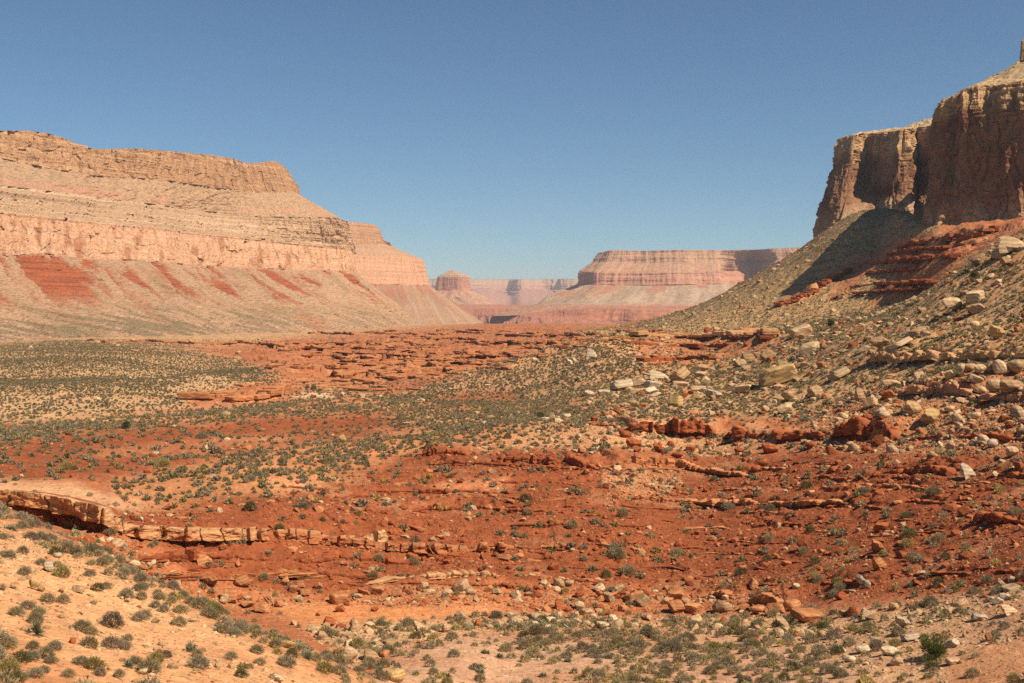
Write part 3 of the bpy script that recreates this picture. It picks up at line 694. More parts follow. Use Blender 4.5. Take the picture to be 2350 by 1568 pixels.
ST = [
 [(640,505,1850),(640,575,1830),(640,590,1780),(640,645,1740),(640,715,1620)],
 [(780,508,1930),(790,566,1915),(790,585,1850),(790,648,1800),(800,722,1560)],
 [(840,513,1985),(845,562,1970),(860,588,1920),(860,652,1860),(900,738,1470)],
 [(868,528,2020),(872,560,2015),(915,590,1985),(925,655,1925),(970,744,1480)],
 [(884,553,2060),(886,561,2070),(958,593,2060),(977,655,2030),(1060,741,1640)],
]
stw = [[P(*p) for p in r] for r in ST]
stw.append(hide(None, (884,890,964,982,1105), (2200,2220,2220,2200,1900), stw[-1]))
stw.append(hide(None, (800,815,880,910,1060), (2600,2600,2600,2600,2500), stw[-2]))
lines = [[s[k] for s in stw] for k in range(5)]
lines[4] = [(x, y, -27) for x, y, z in lines[4]]
lines = [[(x * 1.1 - 40, y + 300, z + 4) for x, y, z in lines[0]]] + lines
loft('left_mesa_end', lines, 420, [6, 34, 22, 44, 90], strata_disp(1.0, 4, .8, 200),
     strata_col([(.42,.30,.17),(.45,.285,.155),(.48,.32,.19),(.56,.345,.2),(.43,.285,.165)], 4, 200), M_mesa, tint=(.95, .86, .88), curve_damp=45.0)

# ---- the big mesa across the canyon
ST = [
 [(1395,578,3600),(1380,600,3600),(1350,622,3600),(1340,651,3600),(1250,697,3600),(1150,725,3500)],
 [(1380,579,3200),(1362,601,3180),(1334,622,3160),(1329,651,3140),(1235,696,2950),(1130,725,2850)],
 [(1374,579,3060),(1357,602,3040),(1330,623,3000),(1326,652,2980),(1240,697,2800),(1150,725,2700)],
 [(1405,574,3000),(1398,601,2980),(1372,626,2910),(1370,653,2890),(1320,698,2680),(1290,722,2620)],
 [(1480,576,2980),(1480,603,2960),(1470,628,2880),(1470,655,2860),(1440,699,2650),(1430,722,2590)],
 [(1560,574,2960),(1560,602,2940),(1560,627,2860),(1560,654,2840),(1555,698,2640),(1550,722,2580)],
 [(1640,574,2950),(1640,601,2930),(1640,624,2860),(1645,652,2840),(1640,697,2640),(1640,722,2580)],
 [(1690,574,3010),(1690,600,3040),(1685,622,3060),(1690,645,3020),(1690,694,2650),(1695,722,2590)],
 [(1735,573,3040),(1735,599,3080),(1735,620,3060),(1740,645,3000),(1750,692,2640),(1755,722,2580)],
 [(1790,570,2980),(1800,596,2950),(1800,618,2880),(1800,645,2860),(1820,690,2640),(1825,722,2580)],
 [(2000,560,2900),(2000,586,2880),(2000,610,2820),(2000,640,2800),(2000,690,2600),(2000,722,2540)],
]
stw = [[P(*p) for p in r] for r in ST]
lines = [[s[k] for s in stw] for k in range(6)]
lines = [[(x * 1.15, y + 700, z + 8 + 25 * sstep(400, 900, x)) for x, y, z in lines[0]]] + lines
loft('distant_mesa', lines, 640, [6, 40, 34, 44, 60, 30], strata_disp(3.0, 4, .6, 300),
     strata_col([(.40,.29,.17),(.46,.27,.16),(.45,.255,.155),(.47,.235,.15),(.40,.265,.175),(.42,.23,.14)], 4, 300, 2.2, .25), M_far)

# ---- red inner cliffs below it
ST = [
 [(1040,700,3900),(1040,706,3500),(1040,724,3150),(1040,760,2900)],
 [(1150,700,3500),(1150,708,3100),(1150,724,2800),(1150,765,2600)],
 [(1260,700,3000),(1260,713,2650),(1260,731,2420),(1250,770,2250)],
 [(1330,699,2850),(1335,711,2450),(1335,735,2370),(1330,775,2250)],
 [(1400,699,2800),(1400,709,2400),(1395,738,2350),(1390,775,2230)],
 [(1470,699,2780),(1470,712,2350),(1475,736,2290),(1470,775,2190)],
 [(1560,699,2780),(1560,710,2330),(1560,738,2270),(1555,775,2160)],
 [(1680,699,2780),(1680,711,2300),(1680,738,2240),(1680,775,2140)],
 [(1850,699,2780),(1850,708,2280),(1850,738,2230),(1850,775,2130)],
]
lines = [[P(*s[k]) for s in ST] for k in range(4)]
loft('inner_canyon_cliffs', lines, 560, [14, 46, 30], strata_disp(1.6, 2, .45, 400),
     strata_col([(.42,.19,.115),(.42,.17,.10),(.42,.19,.115)], 9, 400, 1.6, .1), M_far)

# ---- the small butte and the far rim
ring = []
for k in range(25):
    a = 2 * math.pi * k / 24
    c_, s_ = math.cos(a + .35), math.sin(a + .35); m_ = (abs(c_) ** 5 + abs(s_) ** 5) ** .2; c_, s_ = c_ / m_, s_ / m_
    ring.append((c_ * math.cos(.35) + s_ * math.sin(.35), s_ * math.cos(.35) - c_ * math.sin(.35)))
def ringline(u, v, Y, hw, dep=1.0, wob=0.0):
    cx = (u - UC) / FPX * Y; rr = hw / FPX * Y; z = (VH - v) / FPX * Y
    return [(cx - rr * c, Y - dep * rr * s * -1.0 * -1.0, z) for c, s in ring]
lines = [ringline(1038, 619, 4600, 1), ringline(1038, 624, 4600, 11), ringline(1040, 633, 4600, 30, .9), ringline(1040, 637, 4600, 33, .9), ringline(1040, 667, 4600, 37, .9), ringline(1042, 699, 4600, 95, .9), ringline(1042, 712, 4600, 150, .9)]
loft('far_butte', lines, 300, [4, 8, 6, 30, 40, 8], strata_disp(1.6, 4, .5, 500),
     strata_col([(.42,.28,.16),(.43,.28,.16),(.43,.28,.16),(.45,.21,.125),(.42,.22,.13),(.36,.14,.08)], 4, 500, 2.0, .25), M_far)
ST = []
for u, dy in ((700,0),(900,0),(975,100),(1060,-100),(1120,300),(1165,600),(1200,100),(1260,200),(1320,-150),(1500,0),(1900,0)):
    Y = 8500 + dy
    w = 3 * math.sin(u * .05)
    ST.append([(u,640.5 - .5*math.sin(u*.02),Y),(u,643,Y - 30),(u,655 + w,Y - 120),(u,664 + w,Y - 150),(u,672 + w,Y - 500),(u,700,Y - 1500)])
lines = [[P(*s[k]) for s in ST] for k in range(6)]
lines = [[(x, y + 2500, z + 5) for x, y, z in lines[0]]] + lines
loft('far_canyon_rim', lines, 520, [4, 8, 20, 16, 20, 30], strata_disp(5.5, 4, 1.1, 600),
     strata_col([(.16,.18,.11),(.30,.25,.16),(.42,.27,.17),(.43,.24,.155),(.40,.19,.12),(.40,.21,.13)], 4, 600, 5.0, .25), M_far)

# ---- the thick ledge at lower left: one unbroken wall with joints and an undercut foot
RIM = [(-160,1118,1152,85),(-60,1121,1158,81.5),(0,1125,1166,79.5),(60,1128,1173,78.6),(140,1140,1192,77.3),(190,1151,1206,76.2),(240,1166,1222,74.6),(262,1184,1228,75.4),(300,1204,1242,77),(350,1209,1251,77.8),(420,1212,1253,79),(500,1214,1252,80.4),(580,1214,1250,82.2),(650,1219,1253,84.6),(720,1225,1258,86.4),(800,1233,1264,88.4),(900,1243,1272,90.6),(1000,1252,1278,92.0),(1090,1250,1272,93.2),(1180,1246,1264,94.2)]
lines = [[P(u, vt, Y - .75) for u, vt, vb, Y in RIM]]
foot_ = [P(u, vb, Y - .75) for u, vt, vb, Y in RIM]
def at_h(f, out): return [(x + out * .12, y - out, zt * f + zb * (1 - f)) for (x, y, zt), (_, _, zb) in zip(lines[0], foot_)]
rows_ = [[(x, y + 1.5, z - .22) for x, y, z in lines[0]], at_h(1.0, 0), at_h(.90, .10), at_h(.30, .06), at_h(.24, -.45), at_h(.0, -.25), at_h(-.5, .1)]
def disp_rim(S, z, sp, t):
    sj = S + .5 * fbm(S / 4, z / 2, 3, 1501)
    size = np.where(S > 29, .8, np.where(S > 17, 1.3, 2.6))
    d1, d2, idv = worley(sj / size, z * 0 + 3.5 + (z - z.mean(0)) * .12, 1502)
    joint = 1 - sstep(.0, .10, d2 - d1)
    face = ((sp == 1) | (sp == 2))
    d = .9 * fbm(S / 9, z * 0, 3, 1503) + (idv - .5) * .55 * sstep(8, 20, S) + .34 * fbm(sj / 1.6, z / .8, 4, 1504) - .42 * joint
    d = np.where(sp == 0, d * t, d)
    d = np.where(sp >= 3, .7 * d + .35 * fbm(S / 1.2, z / .35, 4, 1505) + .2 * (worley(S / .9, z / .4, 1506)[2] - .5), d)
    return d, np.where(sp <= 1, (.16 * fbm(S / 1.2, t * 3, 4, 1507) + (idv - .6) * (.30 * sstep(14, 26, S) + .35 * sstep(28, 34, S)) - .2 * joint - .30 * sstep(28, 34, S) * np.clip(fbm(S / 3.5, S * 0, 2, 1508) + .3, 0, 1)) * np.where(sp == 0, t, 1), 0)
def col_rim(S, z, sp, t):
    st = fbm(S / 1.1, z / 1.6, 4, 1511); bd = fbm(S / 9, z / .3, 3, 1512)
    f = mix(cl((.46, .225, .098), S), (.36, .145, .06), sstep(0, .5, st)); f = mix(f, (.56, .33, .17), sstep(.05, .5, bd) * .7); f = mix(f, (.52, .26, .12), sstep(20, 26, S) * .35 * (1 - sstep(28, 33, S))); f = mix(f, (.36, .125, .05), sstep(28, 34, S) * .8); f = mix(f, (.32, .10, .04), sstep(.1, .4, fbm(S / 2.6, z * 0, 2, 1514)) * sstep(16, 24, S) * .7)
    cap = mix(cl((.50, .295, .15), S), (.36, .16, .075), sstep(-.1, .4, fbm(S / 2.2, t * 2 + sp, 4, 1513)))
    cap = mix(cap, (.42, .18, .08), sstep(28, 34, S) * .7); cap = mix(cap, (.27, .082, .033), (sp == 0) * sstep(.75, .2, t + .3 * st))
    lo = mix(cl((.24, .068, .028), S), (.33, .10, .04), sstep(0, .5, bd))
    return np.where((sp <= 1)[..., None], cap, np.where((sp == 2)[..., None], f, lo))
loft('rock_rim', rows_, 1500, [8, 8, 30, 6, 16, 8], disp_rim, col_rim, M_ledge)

# ---- the cliffs on the right
def disp_right(seed, q, amp):
    def f(S, z, sp, t):
        wx = S + 2.0 * q * fbm(S / (9 * q), z / (14 * q), 3, seed + 9)
        big = 4 * q * fbm(S / (30 * q), z / (120 * q), 3, seed + 1)
        ribs = amp * (7 * q * (ridged(wx / (17 * q), z / (70 * q), 3, seed + 2) - .6) + 2.2 * q * (ridged(wx / (5 * q), z / (30 * q), 4, seed + 3) - .6))
        bedn = (.7 * q * fbm(S / (70 * q), z / (1.6 * q), 4, seed + 4)) * np.where(sp == 1, 1.4, .7)
        a1, a2, ia = worley(wx / (3.4 * q), z / (9 * q), seed + 6); c1, c2, ic = worley(wx / (1.3 * q), z / (2.2 * q), seed + 61)
        blocks = (ia - .5) * 2.0 * q + (ic - .5) * .8 * q - 0.6 * q * (1 - sstep(0, .07, a2 - a1))
        return np.where(sp == 0, .8 * fbm(S / 6, t * 5, 3, seed + 7), big + ribs + bedn + blocks), np.where(sp == 0, 1.2 * fbm(S / 10, t * 4, 4, seed + 8), 0)
    return f
def col_right(seed, dark):
    def f(S, z, sp, t):
        bed = fbm(S / 200, z / 2.2, 4, seed + 11); st = fbm(S / 4, z / 30, 4, seed + 12); bl = fbm(S / 14, z / 18, 4, seed + 13)
        up = mix(cl((.42, .255, .125), S), (.33, .18, .085), sstep(0, .5, st)); up = mix(up, (.50, .33, .17), sstep(.1, .5, bed))
        lo = mix(cl((.235, .115, .058), S), (.13, .055, .03), sstep(.05, .4, bl)); lo = mix(lo, (.31, .17, .09), sstep(.1, .5, st) * .6)  # lower wall: dark varnished red rock, darkened further to deepen its shade
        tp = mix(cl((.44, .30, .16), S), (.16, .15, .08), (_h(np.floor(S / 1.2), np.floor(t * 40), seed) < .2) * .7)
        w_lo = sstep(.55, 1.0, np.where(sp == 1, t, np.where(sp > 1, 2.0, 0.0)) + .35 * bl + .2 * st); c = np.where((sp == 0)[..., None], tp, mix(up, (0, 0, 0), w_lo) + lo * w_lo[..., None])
        ft = mix(cl((.40, .245, .14), S), (.30, .155, .08), sstep(0, .4, bl)); w_ft = sstep(.5, 1.0, np.where(sp == 3, t + .2, np.where(sp > 3, 2.0, 0.0)) + .4 * bl)
        return mix(c, (0, 0, 0), w_ft) + ft * w_ft[..., None]
    return f
ST = [   # far promontory: plateau, rim, mid ledge, foot of the wall, rubble foot, root under the talus
 [(2040,300,1000),(1975,312,930),(1960,380,930),(1945,470,930),(1925,520,930),(1920,640,930)],
 [(1990,308,840),(1944,316,800),(1932,380,795),(1912,450,790),(1895,520,785),(1885,640,780)],
 [(1975,305,790),(1939,315,725),(1928,380,716),(1908,450,705),(1889,530,695),(1875,640,680)],
 [(1990,303,800),(1963,309,712),(1955,380,705),(1948,440,694),(1925,520,668),(1915,640,645)],
 [(2010,300,810),(1990,307,738),(1986,380,732),(1982,436,722),(1975,490,680),(1965,640,630)],
 [(2035,297,820),(2025,304,722),(2020,380,714),(2018,440,706),(2015,475,690),(2010,640,645)],
 [(2070,292,820),(2066,298,696),(2062,380,688),(2060,440,682),(2056,470,672),(2050,640,640)],
 [(2085,288,820),(2080,296,694),(2078,380,688),(2076,440,680),(2074,470,668),(2068,640,640)],
 [(2105,280,830),(2102,293,728),(2100,380,722),(2098,430,712),(2095,470,690),(2090,640,640)],
 [(2160,268,840),(2150,289,690),(2148,380,684),(2145,430,680),(2140,470,670),(2140,640,640)],
 [(2300,250,830),(2260,275,700),(2255,380,690),(2250,430,680),(2250,470,660),(2250,640,620)],
]
lines = [[P(*s[k]) for s in ST] for k in range(6)]
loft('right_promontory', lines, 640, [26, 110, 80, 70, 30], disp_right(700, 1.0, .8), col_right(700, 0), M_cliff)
ST = [   # near massif
 [(2260,230,620),(2190,245,560),(2182,300,560),(2172,420,555),(2160,520,550),(2150,640,545)],
 [(2215,226,510),(2176,232,460),(2166,300,455),(2155,420,447),(2142,525,440),(2130,640,435)],
 [(2200,217,475),(2173,229,424),(2163,290,420),(2152,420,414),(2139,527,408),(2125,640,400)],
 [(2225,203,478),(2204,214,416),(2197,275,411),(2193,400,408),(2185,530,403),(2175,640,393)],
 [(2268,182,486),(2243,196,411),(2240,270,406),(2240,400,403),(2240,528,398),(2235,640,388)],
 [(2312,156,492),(2290,196,406),(2290,265,401),(2292,400,398),(2294,522,393),(2290,640,383)],
 [(2352,131,496),(2345,186,400),(2345,255,395),(2348,400,392),(2350,512,387),(2350,640,377)],
 [(2500,70,490),(2470,170,392),(2470,240,387),(2475,400,384),(2480,500,379),(2480,640,369)],
 [(2800,20,470),(2720,150,368),(2720,230,363),(2720,400,360),(2720,480,355),(2720,640,345)],
]
lines = [[P(*s[k]) for s in ST] for k in range(6)]
lines = [[(x * 1.3, y + 160, z + 6) for x, y, z in lines[0]]] + lines
def shift(f): return lambda S, z, sp, t: f(S, z, np.maximum(sp - 1, 0), t)
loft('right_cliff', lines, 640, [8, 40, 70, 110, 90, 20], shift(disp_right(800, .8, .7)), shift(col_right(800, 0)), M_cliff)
lines = []
for v, hw in ((92, 5), (95, 9), (112, 10), (124, 11), (140, 12)):
    cx, cy, cz = P(2353, v, 470); rr = hw / FPX * 470
    lines.append([(cx - rr * c, cy - rr * -s * -1.0, cz) for c, s in ring])
loft('rock_pinnacle', lines, 60, [2, 12, 8, 8], lambda S, z, sp, t: .25 * fbm(S / 1.2, z / 2.5, 3, 850), lambda S, z, sp, t: cl((.40, .25, .13), S) * (1 + .2 * fbm(S, z / 1.5, 3, 851))[..., None], M_cliff)

# ------------------------------------------------------------------ rock shapes
import bmesh
def ico(sub):
    bm = bmesh.new(); bmesh.ops.create_icosphere(bm, subdivisions=sub, radius=1.0)
    V = np.array([v.co[:] for v in bm.verts]); F = np.array([[v.index for v in f.verts] for f in bm.faces]); bm.free()
    return V, F
ICO = {k: ico(k) for k in (1, 2, 3, 4)}
def rock_shape(seed, sub, kind):
    """a boulder cut by flat joints; unit half-extents"""
    g = np.random.default_rng(seed); D, F = ICO[sub]
    if kind == 'round': n, lo, hi, p = 16, .86, 1.0, 7.0
    elif kind == 'slab': n, lo, hi, p = 9, .62, 1.0, 22.0
    else: n, lo, hi, p = 10, .58, 1.0, 22.0
    N = g.normal(size=(n, 3)); N /= np.linalg.norm(N, axis=1)[:, None]
    if kind in ('block', 'slab'):
        q = np.linalg.qr(g.normal(size=(3, 3)) * .35 + np.eye(3))[0]
        N = np.concatenate([q, -q, N[:4 if kind == 'slab' else 5]]); h = np.concatenate([g.uniform(.5, .62, 6), g.uniform(.68, .85, len(N) - 6)])
    else: h = g.uniform(lo, hi, len(N))
    dn = np.maximum(D @ N.T, 1e-3) / h[None]
    r = (dn ** p).sum(1) ** (-1 / p)
    V = D * r[:, None]
    o = g.uniform(0, 50, 3)
    nz = fbm(V[:, 0] * 2.2 + o[0] + V[:, 2], V[:, 1] * 2.2 + o[1] - V[:, 2] * .7, 4, seed % 97)
    V = V * (1 + (.05 if kind != 'round' else .07) * nz)[:, None]
    V = V - (V.max(0) + V.min(0)) / 2
    return V / np.abs(V).max(0), F

cub = None
def cube_grid(n):
    t = np.linspace(-1, 1, n); a, b = np.meshgrid(t, t); a = a.ravel(); b = b.ravel(); o = np.ones_like(a)
    Vs = []; Fs = []; f = grid_faces(n, n); k = 0
    for ax, sg in ((0, 1), (0, -1), (1, 1), (1, -1), (2, 1), (2, -1)):
        v = np.zeros((len(a), 3)); v[:, ax] = sg; v[:, (ax + 1) % 3] = a; v[:, (ax + 2) % 3] = b * sg
        Vs.append(v); Fs.append(f + k); k += len(a)
    return np.concatenate(Vs), np.concatenate(Fs)
CG, CF = cube_grid(9)
def block_shape(L, D, Hh, g, rough=.07):
    p = g.uniform(7, 16)
    v = CG / ((np.abs(CG) ** p).sum(1) ** (1 / p))[:, None]
    v = v * np.array([L / 2, D / 2, Hh / 2])
    v[:, 0] += v[:, 2] * g.uniform(-.25, .25); v[:, 2] += v[:, 0] * g.uniform(-.05, .05)
    o = g.uniform(0, 90, 2); s = 1.6 / max(Hh, .3)
    n1 = fbm(v[:, 0] * s + o[0] + .6 * v[:, 1] * s, v[:, 2] * s * 1.6 + o[1] - .5 * v[:, 1] * s, 4, 3)
    n2 = fbm(v[:, 0] * s * .5 + o[1], v[:, 2] * 6 / max(Hh, .3) + o[0], 2, 4)
    nn = v / (np.linalg.norm(v, axis=1)[:, None] + 1e-6)
    return v + nn * ((rough * n1 + .05 * n2) * Hh)[:, None]

LC = {'tan': (.50, .285, .135), 'orange': (.40, .165, .068), 'red': (.27, .078, .03), 'dark': (.20, .056, .024), 'cream': (.58, .40, .235), 'pink': (.47, .24, .125)}
n_ledge = 0
FOOT = []
def build_wall(l_, name):
    """a bed of rock as one jointed wall with an uneven top and an undercut foot"""
    global n_ledge
    arr, courses, blen, gap, wob, lift = l_; kk = n_ledge; n_ledge += 1; g = np.random.default_rng(900 + kk)
    d = np.concatenate([[0], np.cumsum(np.linalg.norm(np.diff(arr[:, :2], axis=0), axis=1))]); tot = d[-1]; Ym = arr[:, 1].mean()
    hT = sum(c[0] for c in courses) / FPX * Ym
    n = int(np.clip(tot / .16, 24, 420)); sq = np.linspace(0, tot, n)
    W = np.stack([np.interp(sq, d, arr[:, k]) for k in range(3)], 1)
    k_ = max(1, int(1.2 / (tot / n))); ker = np.hanning(2 * k_ + 3)[1:-1]; ker /= ker.sum()
    for c in range(3): W[:, c] = np.convolve(np.pad(W[:, c], len(ker) // 2, mode='edge'), ker, 'valid')[:n]
    t_ = np.gradient(W[:, :2], axis=0); t_ /= np.linalg.norm(t_, axis=1)[:, None] + 1e-9
    nr = np.stack([-t_[:, 1], t_[:, 0]], 1); nr = np.where(nr[:, 1:2] > 0, nr, -nr)              # uphill
    size = np.clip(1.25 * hT, .45, 2.0) * g.uniform(.8, 1.2)
    sj = sq + .45 * fbm(sq / 3, sq * 0 + kk, 3, 1601)
    a1, a2, idv = worley(sj / size, sq * 0 + kk * 7.3, 1602); joint = 1 - sstep(.0, .14, a2 - a1)
    end = sstep(0, 2.2, sq) * sstep(0, 2.2, tot - sq)
    h = 1.22 * hT * thick(kk, sq) * np.clip(.25 + .75 * end, 0, 1) * (1 + (idv - .55) * .42 - .25 * joint) * (1 + .2 * fbm(sq / .6, sq * 0 + kk, 3, 1603))
    out = (idv - .5) * .7 * min(hT, 1.1) - .35 * joint * min(hT, 1.0) + .5 * fbm(sq / 4, sq * 0 + kk, 3, 1604) * wob * 3
    dep = 1.1 + .6 * hT
    prof = [(dep, .80, 0), (.35, .97, .35), (.02, 1.0, .9), (-.03, .93, 1), (-.04, .72, 1), (.02, .50, 1), (0, .34, 1), (.22 * hT + .06, .27, .6), (.16 * hT, .12, .6), (-.02, 0, .5), (-.25, -.35, .2)]
    if len(courses) < 2: prof[7] = (.08 * hT, .24, .8); prof[8] = (.04 * hT, .1, .8)
    fi = []; nsub = 3 if hT > .45 else 2
    for p0, p1 in zip(prof[:-1], prof[1:]):
        for q in range(nsub): fi.append(tuple(np.array(p0) * (1 - q / nsub) + np.array(p1) * q / nsub))
    fi.append(prof[-1])
    V = np.zeros((len(fi), n, 3)); C = np.zeros((len(fi), n, 3))
    top = np.array(LC[courses[-1][2]]); bot = np.array(LC[courses[0][2]]) if len(courses) > 1 else top * .8
    dustc = np.array((.34, .115, .048) if courses[-1][2] in ('red', 'dark') else (.44, .21, .10))
    for r, (bk, f, w) in enumerate(fi):
        zz = f * h; rough = .16 * min(hT, 1.0) * fbm(sq / .55, zz / .3 + kk * 3.1 + r * .02, 4, 1605) + .12 * min(hT, 1) * (worley(sj / (size * .55), zz / .28 + kk, 1606)[2] - .5)
        o = -bk + (out + rough) * w
        V[r, :, :2] = W[:, :2] - nr * o[:, None]; V[r, :, 2] = W[:, 2] + zz - .08
        bd = fbm(sq / 5, zz / .16 + kk, 3, 1607); st = fbm(sq / .8, zz / 1.2 + kk, 3, 1608)
        c = np.where((f > .30) | (r < 6), 1.0, 0.0) * top[None].T * np.ones(n) + (0.0 if (f > .30) or r < 6 else 1.0) * bot[None].T * np.ones(n)
        c = c.T * (1 + .2 * bd + .16 * st + .22 * (idv - .5))[:, None]
        du = (.75 if r < nsub else .45 if r < 2 * nsub else 0) * np.clip(.7 + .8 * st, 0, 1)[:, None]
        C[r] = c * (1 - du) + du * dustc
    for i in range(int(1.0 * tot)):
        j = g.integers(0, n); f_ = abs(g.normal(0, 1.0)) + .15
        FOOT.append((W[j, 0] - nr[j, 0] * f_, W[j, 1] - nr[j, 1] * f_, g.uniform(.10, .26) * (1 + 2.4 * g.random() ** 5) * min(1.3, .6 + hT * .6), {'red': 2, 'dark': 2, 'orange': 3, 'pink': 3}.get(courses[-1][2], 0) if g.random() < .85 else 0))
    return add_obj(name, mesh_from(name, V.reshape(-1, 3), grid_faces(len(fi), n)[:, ::-1], np.clip(C, .01, .8).reshape(-1, 3)), M_ledge, kind='structure')
def build_ledge(l_, name='rock_ledge'):
    """a broken bed of rock cropping out along a line"""
    global n_ledge
    arr, courses, blen, gap, wob, lift = l_
    if arr[:, 1].mean() < 190: return build_wall(l_, name)
    kk = n_ledge; g = np.random.default_rng(900 + kk); n_ledge += 1
    VV = []; FF = []; CC = []; base = 0
    d = np.concatenate([[0], np.cumsum(np.linalg.norm(np.diff(arr[:, :2], axis=0), axis=1))]); tot = d[-1]
    Ym = arr[:, 1].mean(); zoff = 0.0; far = 1 + max(0, Ym - 130) / 250
    for ci, (hp, back, cname, depth) in enumerate(courses):
        h0 = hp / FPX * Ym; s = 0.0; run = 0.0
        while s < tot:
            if run <= 0: run = g.uniform(2, 9); lean = g.normal(0, .3) * wob; hm = g.uniform(.8, 1.15)
            L = g.uniform(*blen) * g.choice([.35, .6, .9, 1.25]) * (.68 if Ym < 150 else 1); L = min(max(L, .35), tot - s + .3); run -= L
            m = s + L / 2; s += L
            if g.random() < gap * .6: continue
            c = np.array([np.interp(m, d, arr[:, k]) for k in range(3)])
            e = .9
            t = np.array([np.interp(min(m + e, tot), d, arr[:, k]) - np.interp(max(m - e, 0), d, arr[:, k]) for k in range(2)]); t /= np.linalg.norm(t) + 1e-9
            nrm = np.array([-t[1], t[0]]); nrm = nrm if nrm[1] > 0 else -nrm
            th = float(thick(kk, m)); taper = min(1, .3 + .5 * min(m, tot - m) / 1.2)
            hh = h0 * hm * g.uniform(.82, 1.08) * taper * th
            D = depth * g.uniform(.8, 1.1)
            v = block_shape(L * (1.06 - .1 * g.random()) + .1, D, hh + .2, g, rough=g.uniform(.06, .13))
            ang = g.normal(0, .07); ca, sa = math.cos(ang), math.sin(ang)
            x = v[:, 0] * ca - v[:, 1] * sa; y = v[:, 0] * sa + v[:, 1] * ca
            bk = back + lean + g.normal(0, wob * .2) + D / 2
            X = c[0] + t[0] * x + nrm[0] * (y + bk); Yv = c[1] + t[1] * x + nrm[1] * (y + bk)
            Zv = c[2] + zoff * th + v[:, 2] + hh / 2 - .12 + g.normal(0, .02 * h0)
            VV.append(np.stack([X, Yv, Zv], 1)); FF.append(CF + base); base += len(v)
            col = np.array(LC[cname]) * g.uniform(.84, 1.14) * (1 + .1 * perlin(v[:, 0] * 1.5 + s, v[:, 2] * 4, 9))[:, None]
            rel = v[:, 2] / (hh + .2)
            dust = sstep(.32, .5, rel + .1 * perlin(v[:, 0] * 2, v[:, 1] * 2, 8))[:, None] * .4
            CC.append(col * (1 - dust) + dust * np.array((.36, .125, .052) if cname in ('red', 'dark') else (.46, .22, .10)))
            if ci == 0:
                for _ in range(g.poisson(1.1 * L * (1 if Ym < 200 else .3))):
                    q_ = g.normal(0, L * .4); f_ = -abs(g.normal(0, 1.3)) * far - .15
                    FOOT.append((c[0] + t[0] * q_ + nrm[0] * f_, c[1] + t[1] * q_ + nrm[1] * f_, g.uniform(.12, .30) * (1 + 2.2 * g.random() ** 4) * far, {'red': 2, 'dark': 2, 'orange': 3, 'pink': 3}.get(courses[-1][2], 0) if g.random() < .8 else 0))
        zoff += h0
    return add_obj(name, mesh_from(name, np.concatenate(VV), np.concatenate(FF), np.concatenate(CC)), M_ledge, kind='structure')

for l_ in LEDGES: build_ledge(l_)

# ------------------------------------------------------------------ boulders
def scr(X, Y, Z): return UC + FPX * X / Y, VH - FPX * Z / Y
SHAPES = {k: [mesh_from(k + '_boulder', *rock_shape(40 + 7 * i + len(k), 3, k)) for i in range(n)] for k, n in (('angular', 6), ('block', 5), ('slab', 5), ('round', 5))}
MESHMAT = {}
def rock_mesh(kind, i, colour):
    key = (kind, i % len(SHAPES[kind]), colour)
    if key not in MESHMAT:
        me = SHAPES[kind][key[1]].copy(); me.materials.append(M_rock[colour]); MESHMAT[key] = me
    return MESHMAT[key]
things = []           # (object, category, descriptive words, u, v, size px)
NAMED = []            # landmarks with their own words
def boulder(u, vc, w, h, colour, kind, tilt=0.0, label=None, short=None, i=None, dep=.85, yaw=None):
    p = at(u, vc + h / 2)
    k = p.y / FPX; i = len(things) if i is None else i
    o = add_obj('boulder', rock_mesh(kind, i, colour))
    yaw = random.uniform(-.5, .5) if yaw is None else yaw
    o.rotation_euler = (random.uniform(-.08, .08), R(-tilt), yaw)
    o.scale = (w * k / 2 * 1.04, w * k / 2 * dep, h * k / 2 * 1.08)
    o.location = (p.x, p.y + w * k / 2 * dep * .5, p.z + h * k * .42)
    things.append(dict(o=o, cat='boulder', desc=f'{colour} {"rounded" if kind == "round" else "slab-shaped" if kind == "slab" else "blocky" if kind == "block" else "angular"} boulder', u=u, v=vc, px=max(w, h), label=label, short=short))
    return o
